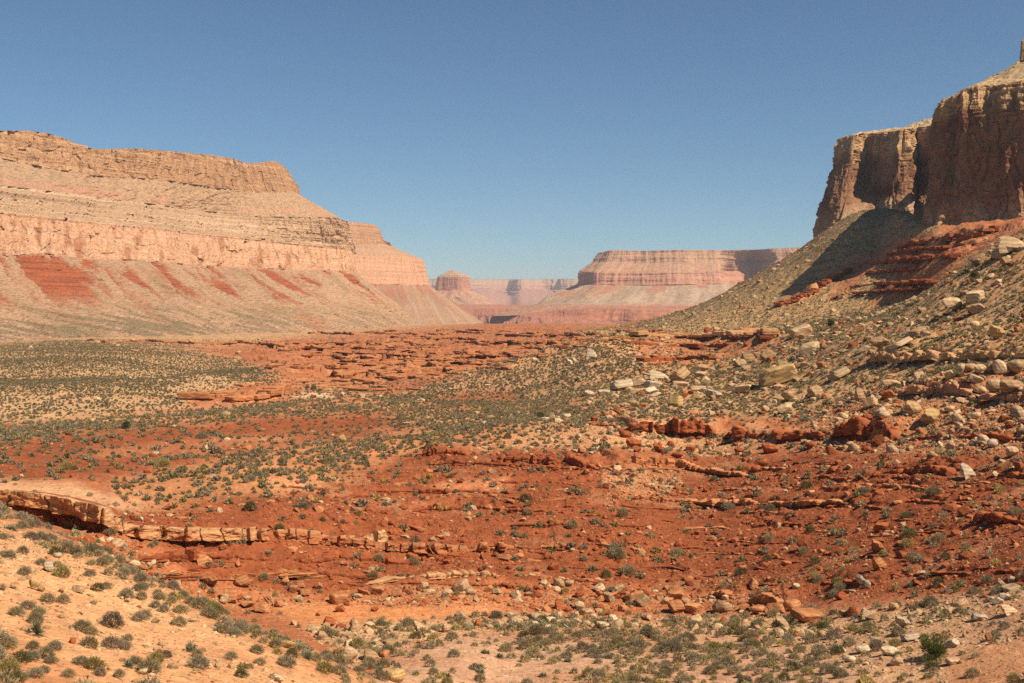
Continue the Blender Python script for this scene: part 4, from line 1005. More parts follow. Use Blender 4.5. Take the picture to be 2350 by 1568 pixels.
BL = [
 (1786,862,90,46,'yellow','slab',22,'huge yellow layered sandstone slab tilted up on the boulder slope','huge yellow slab'),
 (1764,816,34,29,'tan','block',20,'tan cube-like boulder standing tilted above the huge yellow slab','tilted tan cube boulder'),
 (2190,699,60,38,'cream','angular',0,'broad cream boulder, left of three heaped high on the right slope','broad cream boulder'),
 (2241,681,42,34,'cream','block',10,'cream split block at the top of the heap high on the right slope','cream split block'),
 (2244,706,46,24,'tan','block',0,'brownish flat-faced block at the foot of the cream boulder heap',None),
 (2024,784,48,28,'tan','block',0,'tan cracked block with a flat face among scrub on the right slope','tan cracked block'),
 (1928,859,50,24,'cream','slab',25,'pale layered slab leaning on the rubble right of the yellow slab','pale leaning slab'),
 (1809,909,31,27,'tan','round',0,'round tan boulder sitting alone below the huge yellow slab','lone round tan boulder'),
 (1802,938,44,26,'cream','angular',18,'swirled pale boulder just below the round tan boulder',None),
 (2096,937,40,38,'tan','round',0,'big tan boulder with red stains left of the square yellow-grey block','big red-stained boulder'),
 (2139,953,52,40,'yellow','block',0,'square yellow-grey block standing among pale rounded stones','square yellow-grey block'),
 (1873,899,34,30,'pink' if False else 'tan','block',5,None,None),
 (2205,846,22,26,'cream','round',0,None,None),(2228,843,30,20,'tan','round',0,None,None),(2252,845,26,24,'cream','round',15,None,None),
 (2275,843,26,26,'tan','round',-15,None,None),(2300,840,34,32,'cream','round',0,None,None),(2334,842,44,36,'tan','round',0,'largest round boulder at the right end of the row on the pink ledge','largest round boulder of the row'),
 (2285,885,44,32,'cream','round',0,None,None),(2326,886,56,32,'tan','round',0,None,None),(2252,896,28,16,'cream','round',0,None,None),
 (2224,1080,30,34,'grey','angular',0,'weathered grey-tan boulder perched on the dark red ledge','weathered grey perched boulder'),
 (2292,762,34,34,'yellow','angular',0,'upright yellow-tan boulder on the upper right slope','upright yellow-tan boulder'),
 (2239,744,24,17,'cream','round',0,'smooth pale oval boulder among scrub below the cream heap','smooth pale oval boulder'),
 (2142,752,30,22,'grey','angular',0,None,None),(2110,762,48,18,'tan','slab',20,None,None),(2070,790,56,15,'cream','slab',25,None,None),
 (2330,560,60,40,'cream','angular',0,'great pale boulder near the top of the right slope','great pale boulder'),
 (2300,580,40,26,'tan','slab',10,None,None),(2250,594,36,26,'tan','block',20,None,None),(2232,612,18,16,'tan','round',0,None,None),(2310,598,24,22,'tan','block',0,None,None),
 (1985,800,36,14,'cream','slab',15,None,None),(1860,800,60,24,'cream','slab',25,None,None),(1840,760,50,24,'cream','slab',20,None,None),
 (1720,822,40,26,'tan','angular',0,None,None),(1700,832,30,18,'cream','block',0,None,None),(2110,862,26,20,'cream','block',10,None,None),
 (2050,880,50,22,'tan','angular',0,None,None),(2180,860,26,20,'yellow','block',0,None,None),(2240,870,36,20,'cream','slab',-15,None,None),
 (1975,905,26,30,'tan','angular',0,None,None),(2000,925,34,22,'tan','block',20,None,None),(2020,945,30,24,'grey','angular',0,None,None),(2040,905,36,26,'red','block',0,None,None),
 (1513,862,42,21,'white','angular',0,'bright cream boulder at the top left of the pale rock heap','bright cream boulder'),
 (1562,861,46,32,'tan','slab',28,'brownish slab leaning up at the right of the pale rock heap','brownish leaning slab'),
 (1602,847,50,20,'tan','slab',18,None,None),(1609,860,30,18,'cream','block',0,None,None),(1616,872,24,18,'cream','angular',0,None,None),(1598,878,18,18,'tan','angular',20,None,None),
 (1427,884,56,26,'white','slab',8,'wide whitish slab lying at the left of the pale rock heap','wide whitish slab'),
 (1466,879,44,20,'cream','slab',5,None,None),(1499,882,44,18,'white','slab',0,None,None),(1386,901,30,14,'white','slab',0,None,None),(1441,893,24,14,'yellow','angular',0,None,None),
 (1490,896,34,14,'white','slab',12,None,None),(1506,905,30,10,'white','slab',12,None,None),(1460,900,34,14,'cream','slab',0,None,None),(1350,902,26,14,'grey','round',0,None,None),
 (1560,882,40,14,'cream','slab',0,None,None),(1600,892,46,14,'cream','slab',0,None,None),
 (1551,920,34,28,'yellow','block',0,'cubic yellow block with vertical streaks below the pale rock heap','cubic yellow block'),
 (1600,908,18,20,'yellow','angular',0,None,None),(1640,905,40,26,'grey','angular',0,None,None),(1705,893,50,18,'cream','slab',12,None,None),
 (1417,942,40,20,'cream','angular',10,'pinkish boulder in grey scrub above the red ledge','pinkish boulder in scrub'),
 (1110,972,16,12,'white','round',0,'lone white boulder in the dense grey scrub left of the ridge','lone white boulder'),
 (1250,962,22,9,'white','slab',8,None,None),(1269,955,14,17,'yellow','angular',0,'small orange-yellow pointed rock beside white stones on the ridge crest','orange-yellow pointed rock'),(1281,958,9,8,'white','round',0,None,None),(1298,954,26,10,'grey','slab',0,None,None),
 (1451,978,21,19,'red','round',0,None,None),(1435,997,28,17,'red','round',-10,None,None),(1455,1017,34,24,'red','round',0,'biggest smooth red boulder below the red rounded ledge','biggest smooth red boulder'),(1461,1031,24,18,'red','block',0,None,None),
 (1513,1029,27,21,'red','angular',0,None,None),(1556,1044,30,14,'red','round',0,None,None),(1585,1030,25,17,'red','block',0,None,None),(1598,1053,10,13,'red','block',0,None,None),(1540,1018,18,14,'red','round',0,None,None),
 (1359,812,24,24,'grey','angular',0,'dark-sided rock near the top of the scrub-dotted knoll','knoll-top rock'),(1308,831,10,16,'white','slab',50,None,None),(1318,826,11,13,'grey','angular',20,None,None),(1417,812,18,14,'tan','angular',-20,None,None),
 (778,1007,27,23,'yellow','angular',0,'lone yellow-tan boulder on the ridge below the smooth red soil','lone ridge boulder'),(764,1001,7,7,'white','angular',0,None,None),
 (526,1367,36,36,'orange','block',0,'square orange boulder at the left end of the wash-side rockfall','square orange boulder'),
 (484,1333,48,30,'orange','angular',15,'broad wedge-shaped orange boulder at the top of the wash-side rockfall','broad wedge boulder'),
 (556,1335,46,28,'orange','angular',20,None,None),(624,1370,30,44,'orange','angular',0,'pointed upright orange boulder in the middle of the rockfall','pointed upright boulder'),
 (600,1395,38,24,'orange','block',-10,None,None),(566,1386,38,18,'orange','angular',0,None,None),(466,1285,32,28,'orange','angular',20,'light orange boulder on the red ledges under the thick ledge','light orange boulder'),
 (776,1374,40,24,'orange','slab',0,'flat-topped orange boulder at the edge of the smooth rock floor','flat-topped boulder'),(864,1354,40,20,'orange','slab',0,None,None),(280,1249,19,26,'grey','slab',60,'grey upright slab in the hollow under the thick ledge','grey upright slab'),
 (650,1335,26,20,'orange','angular',10,None,None),(672,1352,22,20,'orange','block',0,None,None),(690,1342,20,16,'orange','angular',0,None,None),(730,1345,22,18,'orange','block',0,None,None),(640,1385,24,18,'orange','angular',0,None,None),(700,1360,24,18,'orange','block',0,None,None),(730,1408,14,12,'orange','angular',0,None,None),
 (780,1398,22,14,'red','block',0,None,None),(860,1398,20,12,'red','block',0,None,None),(890,1385,22,12,'orange','block',0,None,None),(910,1362,26,16,'orange','block',10,None,None),(950,1360,24,16,'tan','angular',0,None,None),(990,1358,22,12,'cream','block',0,None,None),
 (78,1341,20,26,'yellow','angular',30,'yellowish wedge-shaped stone on the sandy foreground slope','yellowish wedge stone'),(94,1350,14,18,'yellow','slab',50,None,None),(178,1353,28,17,'cream','block',0,'pale flat stone on sand right of the yellowish wedge','pale flat stone'),
 (112,1300,30,26,'grey','angular',0,'grey boulder half hidden behind a shrub on the sandy slope','half hidden grey boulder'),(240,1308,22,16,'cream','angular',0,None,None),(358,1423,18,15,'cream','block',0,'pale block standing on sand among grey shrubs','pale block on sand'),(660,1478,32,22,'yellow','angular',0,'yellowish boulder near the dipping crest of the sandy slope','yellowish crest boulder'),
 (326,1543,22,15,'cream','round',0,'round pale stone at the bottom of the sandy slope','round pale stone'),(130,1275,20,12,'grey','round',0,None,None),(30,1345,14,14,'cream','round',0,None,None),(205,1395,20,12,'cream','angular',0,None,None),(186,1405,16,10,'cream','angular',0,None,None),(440,1424,20,10,'cream','angular',0,None,None),(395,1530,26,12,'tan','slab',0,None,None),(640,1558,26,20,'grey','angular',0,None,None),(500,1528,16,12,'cream','angular',0,None,None),(690,1490,20,14,'tan','angular',0,None,None),(140,1355,16,14,'tan','angular',0,None,None),
 (905,1551,46,30,'yellow','round',0,'rounded yellow boulder in the gully at the bottom of the view','rounded yellow gully boulder'),(850,1478,36,10,'white','slab',28,'long white slab leaning in the gully of pale stones','long white slab'),
 (1384,1436,28,24,'white','angular',10,'largest white boulder at the right end of the white stone line','largest white boulder'),(1408,1420,24,20,'white','round',0,None,None),(1290,1425,22,14,'white','angular',0,None,None),(1262,1424,24,16,'white','round',0,None,None),(1325,1425,20,16,'white','angular',0,None,None),(1345,1430,22,14,'cream','round',0,None,None),(1230,1432,20,12,'white','round',0,None,None),(1250,1440,26,10,'white','round',0,None,None),(1305,1440,20,12,'white','angular',0,None,None),(1205,1420,18,12,'cream','round',0,None,None),(1115,1424,16,12,'red','angular',0,None,None),
 (1284,1337,26,18,'tan','round',0,None,None),(1305,1339,24,16,'tan','round',0,None,None),(1057,1346,44,24,'tan','slab',35,'large tan slab leaning against the low ledge above the rock floor','large leaning tan slab'),(1100,1342,24,18,'tan','angular',0,None,None),(1120,1350,22,18,'orange','angular',0,None,None),(1140,1358,20,14,'tan','block',0,None,None),
 (1396,1369,20,28,'tan','slab',60,None,None),(1454,1372,54,20,'orange','slab',25,'long orange slab slanting across the jumbled blocks by the wash','long slanting orange slab'),(1476,1380,30,26,'tan','slab',40,None,None),(1550,1366,44,20,'orange','slab',8,None,None),(1553,1391,38,30,'orange','block',0,None,None),(1393,1401,22,24,'orange','angular',0,None,None),(1347,1406,36,14,'tan','slab',0,None,None),(1375,1362,18,18,'orange','angular',0,None,None),(1430,1395,24,20,'orange','angular',15,None,None),(1500,1400,26,18,'orange','angular',0,None,None),(1525,1378,20,18,'tan','angular',0,None,None),(1590,1395,40,24,'orange','block',0,None,None),(1420,1352,26,14,'tan','slab',20,None,None),
 (1659,1392,46,28,'tan','round',0,'big rounded tan block under the long orange slab bed','big rounded tan block'),(1784,1397,42,26,'orange','block',0,None,None),(1737,1400,36,22,'orange','round',0,None,None),(1819,1389,38,26,'orange','round',0,None,None),(1858,1415,74,22,'orange','slab',-8,'long low orange boulder at the right end of the slab bed','long low orange boulder'),
 (1843,1249,26,28,'red','block',0,'dark red boulder standing alone in the middle of the red slope','lone dark red boulder'),(2017,1255,28,30,'orange','angular',0,'light red boulder at the top of the rockfall on the right','light red boulder'),(2020,1293,32,30,'orange','angular',15,None,None),(2024,1209,36,24,'red','block',0,None,None),(1827,1345,20,15,'white','round',0,'small white rounded boulder at the foot of the red slope','small white boulder'),(1976,1331,22,28,'grey','angular',0,'grey-cream knobbly rock at the foot of the rockfall','grey-cream knobbly rock'),(1992,1340,20,18,'grey','round',0,None,None),
 (2075,1428,36,26,'grey','angular',0,'large grey boulder on the stony bank above the juniper','large grey bank boulder'),(1982,1492,42,18,'white','round',0,None,None),(2046,1495,40,22,'white','round',0,'wide white boulder just left of the juniper','wide white boulder'),(2056,1517,30,24,'cream','angular',0,None,None),(2091,1464,44,16,'grey','slab',10,None,None),(2187,1478,32,20,'grey','slab',15,None,None),(2092,1390,20,13,'red','round',0,'small round red boulder on the pale stony bank','small round red boulder'),(2190,1520,32,13,'cream','slab',0,None,None),(1950,1512,30,14,'white','round',0,None,None),(1930,1490,26,14,'white','round',0,None,None),(2010,1470,22,16,'white','angular',0,None,None),(1995,1412,26,18,'cream','angular',0,None,None),(1940,1408,26,16,'tan','angular',0,None,None),(2055,1392,26,16,'tan','angular',0,None,None),(2270,1462,16,20,'orange','block',0,None,None),(2290,1380,30,16,'grey','slab',15,None,None),(2310,1370,30,18,'grey','angular',0,None,None),(2320,1400,34,20,'cream','angular',0,None,None),(2250,1418,36,14,'grey','slab',0,None,None),
 (1909,1033,24,20,'red','round',0,None,None),(1750,1063,24,20,'red','round',15,'smooth red egg-shaped boulder below the rounded red bed','red egg-shaped boulder'),(1736,1076,24,16,'red','round',0,None,None),(1697,1033,22,15,'red','round',0,None,None),(1990,1030,24,14,'red','round',0,None,None),(2014,1010,20,34,'red','slab',-50,None,None),(1860,1022,24,18,'red','round',0,None,None),(1930,1018,20,22,'red','angular',20,None,None),(1770,1028,36,26,'red','round',0,None,None),
 (1960,1026,26,20,'cream','round',0,None,None),(2050,1030,28,18,'cream','round',0,None,None),(2160,1035,26,14,'yellow','block',0,None,None),(2140,1042,18,14,'yellow','round',0,None,None),(2200,1008,30,26,'cream','angular',0,None,None),(2180,1020,22,26,'cream','angular',0,None,None),(2260,1008,28,20,'cream','round',0,None,None),(2310,1005,34,24,'red','round',0,None,None),(2280,1018,30,20,'grey','round',0,None,None),(2325,1035,28,24,'cream','round',0,None,None),(2310,960,28,14,'red','slab',0,None,None),(2340,945,34,32,'cream','round',0,None,None),(2240,955,24,20,'cream','round',0,None,None),(2030,952,28,18,'cream','round',0,None,None),(1995,960,24,18,'red','round',0,None,None),(1935,955,26,18,'cream','round',0,None,None),(2165,1000,24,20,'orange','round',0,None,None),(2180,940,24,18,'cream','round',0,None,None),(2260,925,26,14,'red','block',0,None,None),(2300,1060,20,14,'cream','round',0,None,None),(2050,985,26,14,'red','round',0,None,None),(2200,960,26,20,'cream','round',0,None,None),
]
for b in BL: boulder(*b[:7], label=b[7], short=b[8])
n_hand = len(things)

# ---- scattered stones
TINY = {k: [rock_shape(300 + 13 * i + len(k), 1, k) for i in range(6)] for k in ('angular', 'round', 'slab')}
def cells(Y0, Y1, cell, seed, amax=.56):
    g = np.random.default_rng(seed)
    ny = int((Y1 - Y0) / cell); out = []
    for r in range(ny):
        Y = Y0 + (r + g.random()) * cell; n = int(2 * amax * Y / cell)
        if n < 1: continue
        x = (-amax * Y) + (np.arange(n) + g.random(n)) * cell
        out.append(np.stack([x, Y0 + (r + g.random(n)) * cell], 1))
    p = np.concatenate(out); return p[:, 0], p[:, 1], g
def instances(V0, F0, pos, scl, rz, rx, C0=None, col=None):
    n = len(pos); ca, sa = np.cos(rz)[:, None], np.sin(rz)[:, None]; cx, sx = np.cos(rx)[:, None], np.sin(rx)[:, None]
    v = V0[None] * scl[:, None, :]
    y = v[..., 1] * cx - v[..., 2] * sx; z = v[..., 1] * sx + v[..., 2] * cx; x = v[..., 0]
    out = np.stack([x * ca - y * sa, x * sa + y * ca, z], -1) + pos[:, None, :]
    F = F0[None] + (np.arange(n) * len(V0))[:, None, None]
    if C0 is None: c = np.repeat(col[:, None, :], len(V0), 1)
    else: c = C0[None] * col[:, None, :]
    return out.reshape(-1, 3), F.reshape(-1, F0.shape[1]), c.reshape(-1, 3)
RCOL = {'tan': (.40, .25, .13), 'cream': (.46, .315, .18), 'red': (.285, .082, .032), 'orange': (.40, .165, .07), 'pale': (.62, .48, .31)}
def stones(Y0, Y1, cell, seed, smin, smax, power, dens, budget=None):
    x, y, g = cells(Y0, Y1, cell, seed)
    z = hgt(x, y); zn = zone_at(x, y, z, False)
    clump = np.clip(.55 + .9 * fbm(x / 7, y / 7, 3, seed + 1), .08, 2)
    keep = (g.random(len(x)) < zn[:, 4] * dens * clump) & visible(x, y, z, 6)
    u, v = scr(x, y, z); keep &= (u > -60) & (u < 2410) & (v < 1600)
    x, y, z, zn = x[keep], y[keep], z[keep], zn[keep]
    n = len(x); s = smin * (smax / smin) ** (g.random(n) ** power)
    return x, y, z, zn, s, g
RX = [[], [], []]; pool = []
for args in ((24, 62, .22, 1, .05, .28, 2.3, .9), (60, 135, .42, 2, .14, .95, 2.9, .8), (60, 135, .24, 5, .08, .20, 1.1, .75), (135, 330, .85, 3, .3, 1.5, 2.4, .62), (330, 640, 2.2, 4, .7, 3.0, 2.4, .6)):
    x, y, z, zn, s, g = stones(*args)
    n = len(x); redz = np.clip((zn[:, 0] - zn[:, 2]) , 0, 1)
    isred = zn[:, 2] / zn[:, 0] < .2
    pr = g.random(n)
    cidx = np.where(pr < zn[:, 6], np.where(g.random(n) < .55, 0, 1), np.where(g.random(n) < .6, 2, 3))
    for k in range(n): pool.append((x[k], y[k], z[k], s[k], cidx[k]))
for X, Y, s_, c_ in FOOT: pool.append((X, Y, float(hgt(X, Y)), s_, c_))
pool = np.array(pool)
vis_px = pool[:, 3] / pool[:, 1]
order = np.argsort(-vis_px); u_, v_ = scr(pool[:, 0], pool[:, 1], pool[:, 2])
inf = (u_ > 5) & (u_ < 2345) & (v_ < 1560) & visible(pool[:, 0], pool[:, 1], pool[:, 2] + .05, 0)
order = order[inf[order]]
pick = order[:max(0, 298 - n_hand)]
cn = ['tan', 'cream', 'red', 'orange']
for k in pick:
    X, Y, Z, s, c = pool[k]; c = cn[int(c)]; kind = random.choice(['angular', 'angular', 'block', 'round', 'slab'])
    o = add_obj('boulder', rock_mesh(kind, random.randrange(6), c))
    o.rotation_euler = (random.uniform(-.3, .3), random.uniform(-.4, .4), random.uniform(0, 6.28)); q = s / 2
    o.scale = (q, q * random.uniform(.6, .95), q * (random.uniform(.3, .45) if kind == 'slab' else random.uniform(.55, .85))); o.location = (X, Y, Z + o.scale.z * .5)
    u, v = scr(X, Y, Z)
    things.append(dict(o=o, cat='boulder', desc=f'{c} {"rounded" if kind == "round" else "slab-shaped" if kind == "slab" else "blocky" if kind == "block" else "angular"} boulder', u=u, v=v, px=s / Y * FPX, label=None, short=None))
rest = np.ones(len(pool), bool); rest[pick] = False
pr_ = pool[rest]; VV, FF, CC = [], [], []; base = 0
kidx = rng.integers(0, 18, len(pr_)); protos = TINY['angular'] + TINY['round'] + TINY['slab']
for k in range(18):
    m = kidx == k
    if not m.any(): continue
    p = pr_[m]; n = len(p); s = p[:, 3] / 2
    fl = np.where(k >= 12, .4, .72) * rng.uniform(.75, 1.2, n)
    scl = np.stack([s, s * rng.uniform(.6, .95, n), s * fl], 1)
    col = np.array([RCOL[c] for c in cn])[p[:, 4].astype(int)] * rng.uniform(.78, 1.18, n)[:, None]
    v, f, c = instances(*protos[k], np.stack([p[:, 0], p[:, 1], p[:, 2] + s * fl * .28], 1), scl, rng.uniform(0, 6.28, n), rng.normal(0, .3, n), None, col)
    VV.append(v); FF.append(f + base); CC.append(c); base += len(v)
add_obj('rubble', mesh_from('rubble', np.concatenate(VV), np.concatenate(FF), np.concatenate(CC)), M_rubble, kind='stuff')


# ------------------------------------------------------------------ shrubs, yuccas, cactus, junipers
def shrub_shape(seed, n, wid, ll=(.16, .34), tone=(.245, .21, .12), alt=(.31, .26, .13), up=.75):
    """a dome of fine upright sprays; unit radius, base at z=0"""
    g = np.random.default_rng(seed)
    th = g.uniform(0, 6.283, n); ph = np.arccos(g.uniform(.02, 1, n)); rr = g.uniform(.55, 1.0, n) ** .7
    lob = 1 + .14 * np.sin(th * 3 + seed) + .10 * np.sin(th * 5 + 2 * seed)
    tip = np.stack([np.sin(ph) * np.cos(th) * rr * lob, np.sin(ph) * np.sin(th) * rr * lob, .12 + np.cos(ph) * rr * 1.0], 1)
    d = tip * np.array([1, 1, up]); d += g.normal(0, .22, d.shape); d[:, 2] = np.abs(d[:, 2]) + .15; d /= np.linalg.norm(d, axis=1)[:, None]
    ln = g.uniform(*ll, n)[:, None]
    root = tip - d * ln; root[:, 2] = np.maximum(root[:, 2], 0)
    s = np.cross(d, g.normal(size=d.shape)); s /= np.linalg.norm(s, axis=1)[:, None] + 1e-9
    w = wid * g.uniform(.6, 1.3, n)[:, None]
    midp = root * .45 + tip * .55
    V = np.stack([root - s * w * .4, root + s * w * .4, midp + s * w, tip + s * w * .25, tip - s * w * .25, midp - s * w], 1).reshape(-1, 3)
    i = (np.arange(n) * 6)[:, None]
    F = np.concatenate([i + np.array([[0, 1, 2, 5]]), i + np.array([[5, 2, 3, 4]])])
    t = (g.random(n) ** 1.5)[:, None]
    C = (np.array(tone) * (1 - t) + np.array(alt) * t) * g.uniform(.75, 1.2, n)[:, None]
    return V, F, np.repeat(C, 6, 0)
def twig_shape(seed):
    g = np.random.default_rng(seed); VV, FF = [], []; b = 0
    for k in range(9):
        a = g.uniform(0, 6.28); d = np.array([math.cos(a) * .55, math.sin(a) * .55, .55]) * g.uniform(.7, 1.1); p = np.array([math.cos(a), math.sin(a), 0]) * .05
        s = np.array([-math.sin(a), math.cos(a), 0]); n = np.cross(d, s); n /= np.linalg.norm(n)
        ring0 = [p + .028 * (math.cos(q) * s + math.sin(q) * n) for q in (0, 2.09, 4.19)]; ring1 = [p + d + .009 * (math.cos(q) * s + math.sin(q) * n) for q in (0, 2.09, 4.19)]
        VV += ring0 + ring1; FF += [[b + i, b + (i + 1) % 3, b + 3 + (i + 1) % 3, b + 3 + i] for i in range(3)]; b += 6
    return np.array(VV), np.array(FF)
TONES = [((.31, .258, .147), (.38, .31, .165), 'grey-green'), ((.31, .265, .17), (.37, .315, .205), 'silver-grey'), ((.31, .265, .10), (.40, .335, .12), 'yellow-green'), ((.15, .145, .062), (.21, .195, .08), 'dark green'), ((.24, .19, .13), (.29, .235, .155), 'dry brownish')]
SH_HI = [[mesh_from('shrub', *shrub_shape(60 + 10 * t + i, 900, .021, (.16, .34), TONES[t][0], TONES[t][1])) for i in range(3)] for t in range(5)]
for row in SH_HI:
    for me in row: me.materials.append(M_leaf)
TW = [mesh_from('twig', *twig_shape(i)) for i in range(3)]
for me in TW: me.materials.append(M_twig)
LODS = {n: [shrub_shape(200 + i, n, w, ll, tone, alt) for i in range(6)] for n, w, ll, tone, alt in ((190, .055, (.25, .5), (.34, .28, .155), (.40, .325, .165)), (60, .13, (.4, .8), (.275, .228, .13), (.34, .28, .145)), (18, .28, (.5, .9), (.215, .185, .105), (.27, .228, .125)))}  # coarser versions carry darker tones, standing in for the shrubs' self-shadowing

pts = []
for (Y0, Y1, cell, seed, mult) in ((22, 62, .7, 11, 1.0), (62, 135, .60, 12, 1.6), (135, 330, .60, 13, 1.6), (330, 620, 1.0, 14, .9)):
    x, y, g = cells(Y0, Y1, cell, seed)
    z = hgt(x, y); zn = zone_at(x, y, z, False)
    cl_ = np.clip(.85 + .6 * fbm(x / 6, y / 6, 3, seed + 1), .2, 1.6)
    keep = (g.random(len(x)) < np.clip(zn[:, 3] * cell * cell * mult * cl_ * 1.35, 0, .92)) & visible(x, y, z + .4, 4)
    u, v = scr(x, y, z); keep &= (u > -80) & (u < 2430) & (v < 1640)
    x, y, z = x[keep], y[keep], z[keep]; n = len(x)
    dense = zn[keep, 3]
    r = (.235 if Y0 < 60 else .255) * np.exp(g.normal(0, .27, n)); r = np.where(Y0 >= 135, r * .86, r)
    redz = (zn[keep, 2] / zn[keep, 0] < .125) & (zn[keep, 5] > .6)
    r = np.where(redz & (Y0 == 62), r * 1.3, r); big = g.random(n) < .05; r = np.where(big & (Y0 < 330), r * 1.45, r)
    r = np.minimum(r, .42) if Y0 < 60 else r
    tone = g.choice(5, n, p=[.46, .26, .10, .08, .10])
    pts.append(np.stack([x, y, z, r, tone], 1))
pts = np.concatenate(pts)
u_, v_ = scr(pts[:, 0], pts[:, 1], pts[:, 2]); px = pts[:, 3] / pts[:, 1]
inf = (u_ > 4) & (u_ < 2346) & (v_ < 1575) & visible(pts[:, 0], pts[:, 1], pts[:, 2] + .1, 0)
order = np.argsort(-px); order = order[inf[order]]
EXTRA = [(574,1160,34,3),(740,1192,18,3),(290,972,20,3),(1240,952,22,3),(1165,1000,22,4),(2235,630,22,3),(1908,742,24,3),(1640,1096,20,3),(1578,1165,26,3),(1760,1280,24,3),(1870,1285,30,3),(2080,1180,36,3),(1860,1213,26,3),(2170,1275,30,3),(1955,870,20,3),(1500,862,8,3),(1560,826,8,3),(2196,1352,20,2),(720,890,16,3),(735,897,18,3),(705,888,12,3)]
shr = []
for u, v, w, t in EXTRA:
    p = at(u, v + w * .3); shr.append((p.x, p.y, p.z, w / 2 / FPX * p.y, t))
pickS = order[:296 - len(shr)]
for k in pickS: shr.append(tuple(pts[k]))
for k, (X, Y, Z, r, t) in enumerate(shr):
    t = int(t); me = SH_HI[t][k % 3]
    o = bpy.data.objects.new('shrub', None); scene.collection.objects.link(o); add_obj('foliage', me, None, o); o.location = (X, Y, Z - .03 * r); o.scale = (r * random.uniform(.95, 1.2), r * random.uniform(.9, 1.1), r * random.uniform(1.0, 1.3)); o.rotation_euler = (0, 0, random.uniform(0, 6.28))
    add_obj('stems', TW[k % 3], None, o)
    u, v = scr(X, Y, Z + r * .5)
    things.append(dict(o=o, cat='shrub', desc=TONES[t][2] + ' shrub', u=u, v=v, px=2 * r / Y * FPX, label=None, short=None))
rest = np.ones(len(pts), bool); rest[pickS] = False
ps = pts[rest]; VV, FF, CC = [], [], []; base = 0
TC = np.array([(1, 1, 1), (.93, .95, 1.12), (1.25, 1.2, .8), (.8, .88, .66), (1.2, 1.06, 1.22)])
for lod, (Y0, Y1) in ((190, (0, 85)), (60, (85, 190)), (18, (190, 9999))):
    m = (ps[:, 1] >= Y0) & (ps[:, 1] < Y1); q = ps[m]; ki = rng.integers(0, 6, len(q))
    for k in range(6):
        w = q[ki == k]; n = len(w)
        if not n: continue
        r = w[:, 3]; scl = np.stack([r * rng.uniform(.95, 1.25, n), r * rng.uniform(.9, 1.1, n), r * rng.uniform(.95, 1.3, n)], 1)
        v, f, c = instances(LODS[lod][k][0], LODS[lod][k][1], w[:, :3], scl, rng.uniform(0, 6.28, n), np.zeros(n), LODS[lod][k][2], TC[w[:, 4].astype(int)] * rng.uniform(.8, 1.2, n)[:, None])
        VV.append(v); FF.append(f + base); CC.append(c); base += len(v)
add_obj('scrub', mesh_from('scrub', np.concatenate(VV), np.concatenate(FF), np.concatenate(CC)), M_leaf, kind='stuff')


def yucca_shape(seed, n, heads=1, dead=False):
    g = np.random.default_rng(seed); VV, FF, CC = [], [], []; b = 0
    for hd in range(heads):
        c = np.array([g.uniform(-.5, .5), g.uniform(-.4, .4), 0]) if heads > 1 else np.zeros(3); sc = g.uniform(.55, .8) if heads > 1 else 1
        for k in range(n // heads):
            a = g.uniform(0, 6.28); el = g.uniform(-.15, .25) if dead else math.asin(g.uniform(.05, .98))
            d = np.array([math.cos(a) * math.cos(el), math.sin(a) * math.cos(el), math.sin(el)]); s = np.array([-math.sin(a), math.cos(a), 0])
            L = sc * g.uniform(.75, 1.05); w = .03 * g.uniform(.8, 1.2); p = c + np.array([0, 0, .12 * sc])
            m = p + d * L * .5; t = p + d * L + np.array([0, 0, -.06 * L]); bw = np.cross(d, s) * w * .35
            VV += [p - s * w * .7, p + s * w * .7, m + s * w + bw, m - s * w + bw, t]; FF += [[b, b + 1, b + 2, b + 3], [b + 3, b + 2, b + 4, b + 4]]; b += 5
            col = np.array((.34, .25, .15) if dead else (.25, .26, .155)) * g.uniform(.75, 1.25); CC += [col] * 5
    F = np.array(FF); 
    return np.array(VV), F, np.array(CC)
def tri_mesh(name, V, F, C):
    me = bpy.data.meshes.new(name); me.from_pydata([tuple(v) for v in V], [], [[i for j, i in enumerate(f) if i not in f[:j]] for f in F.tolist()])
    a = me.color_attributes.new('Col', 'FLOAT_COLOR', 'POINT'); c = np.ones((len(V), 4), np.float32); c[:, :3] = C; a.data.foreach_set('color', c.ravel()); me.materials.append(M_leaf); return me
YU = [tri_mesh('yucca', *yucca_shape(5 + i, 170, 1)) for i in range(3)] + [tri_mesh('yucca', *yucca_shape(25 + i, 240, 4)) for i in range(3)]
YD = [tri_mesh('dead_leaves', *yucca_shape(45 + i, 40, 1, True)) for i in range(2)]
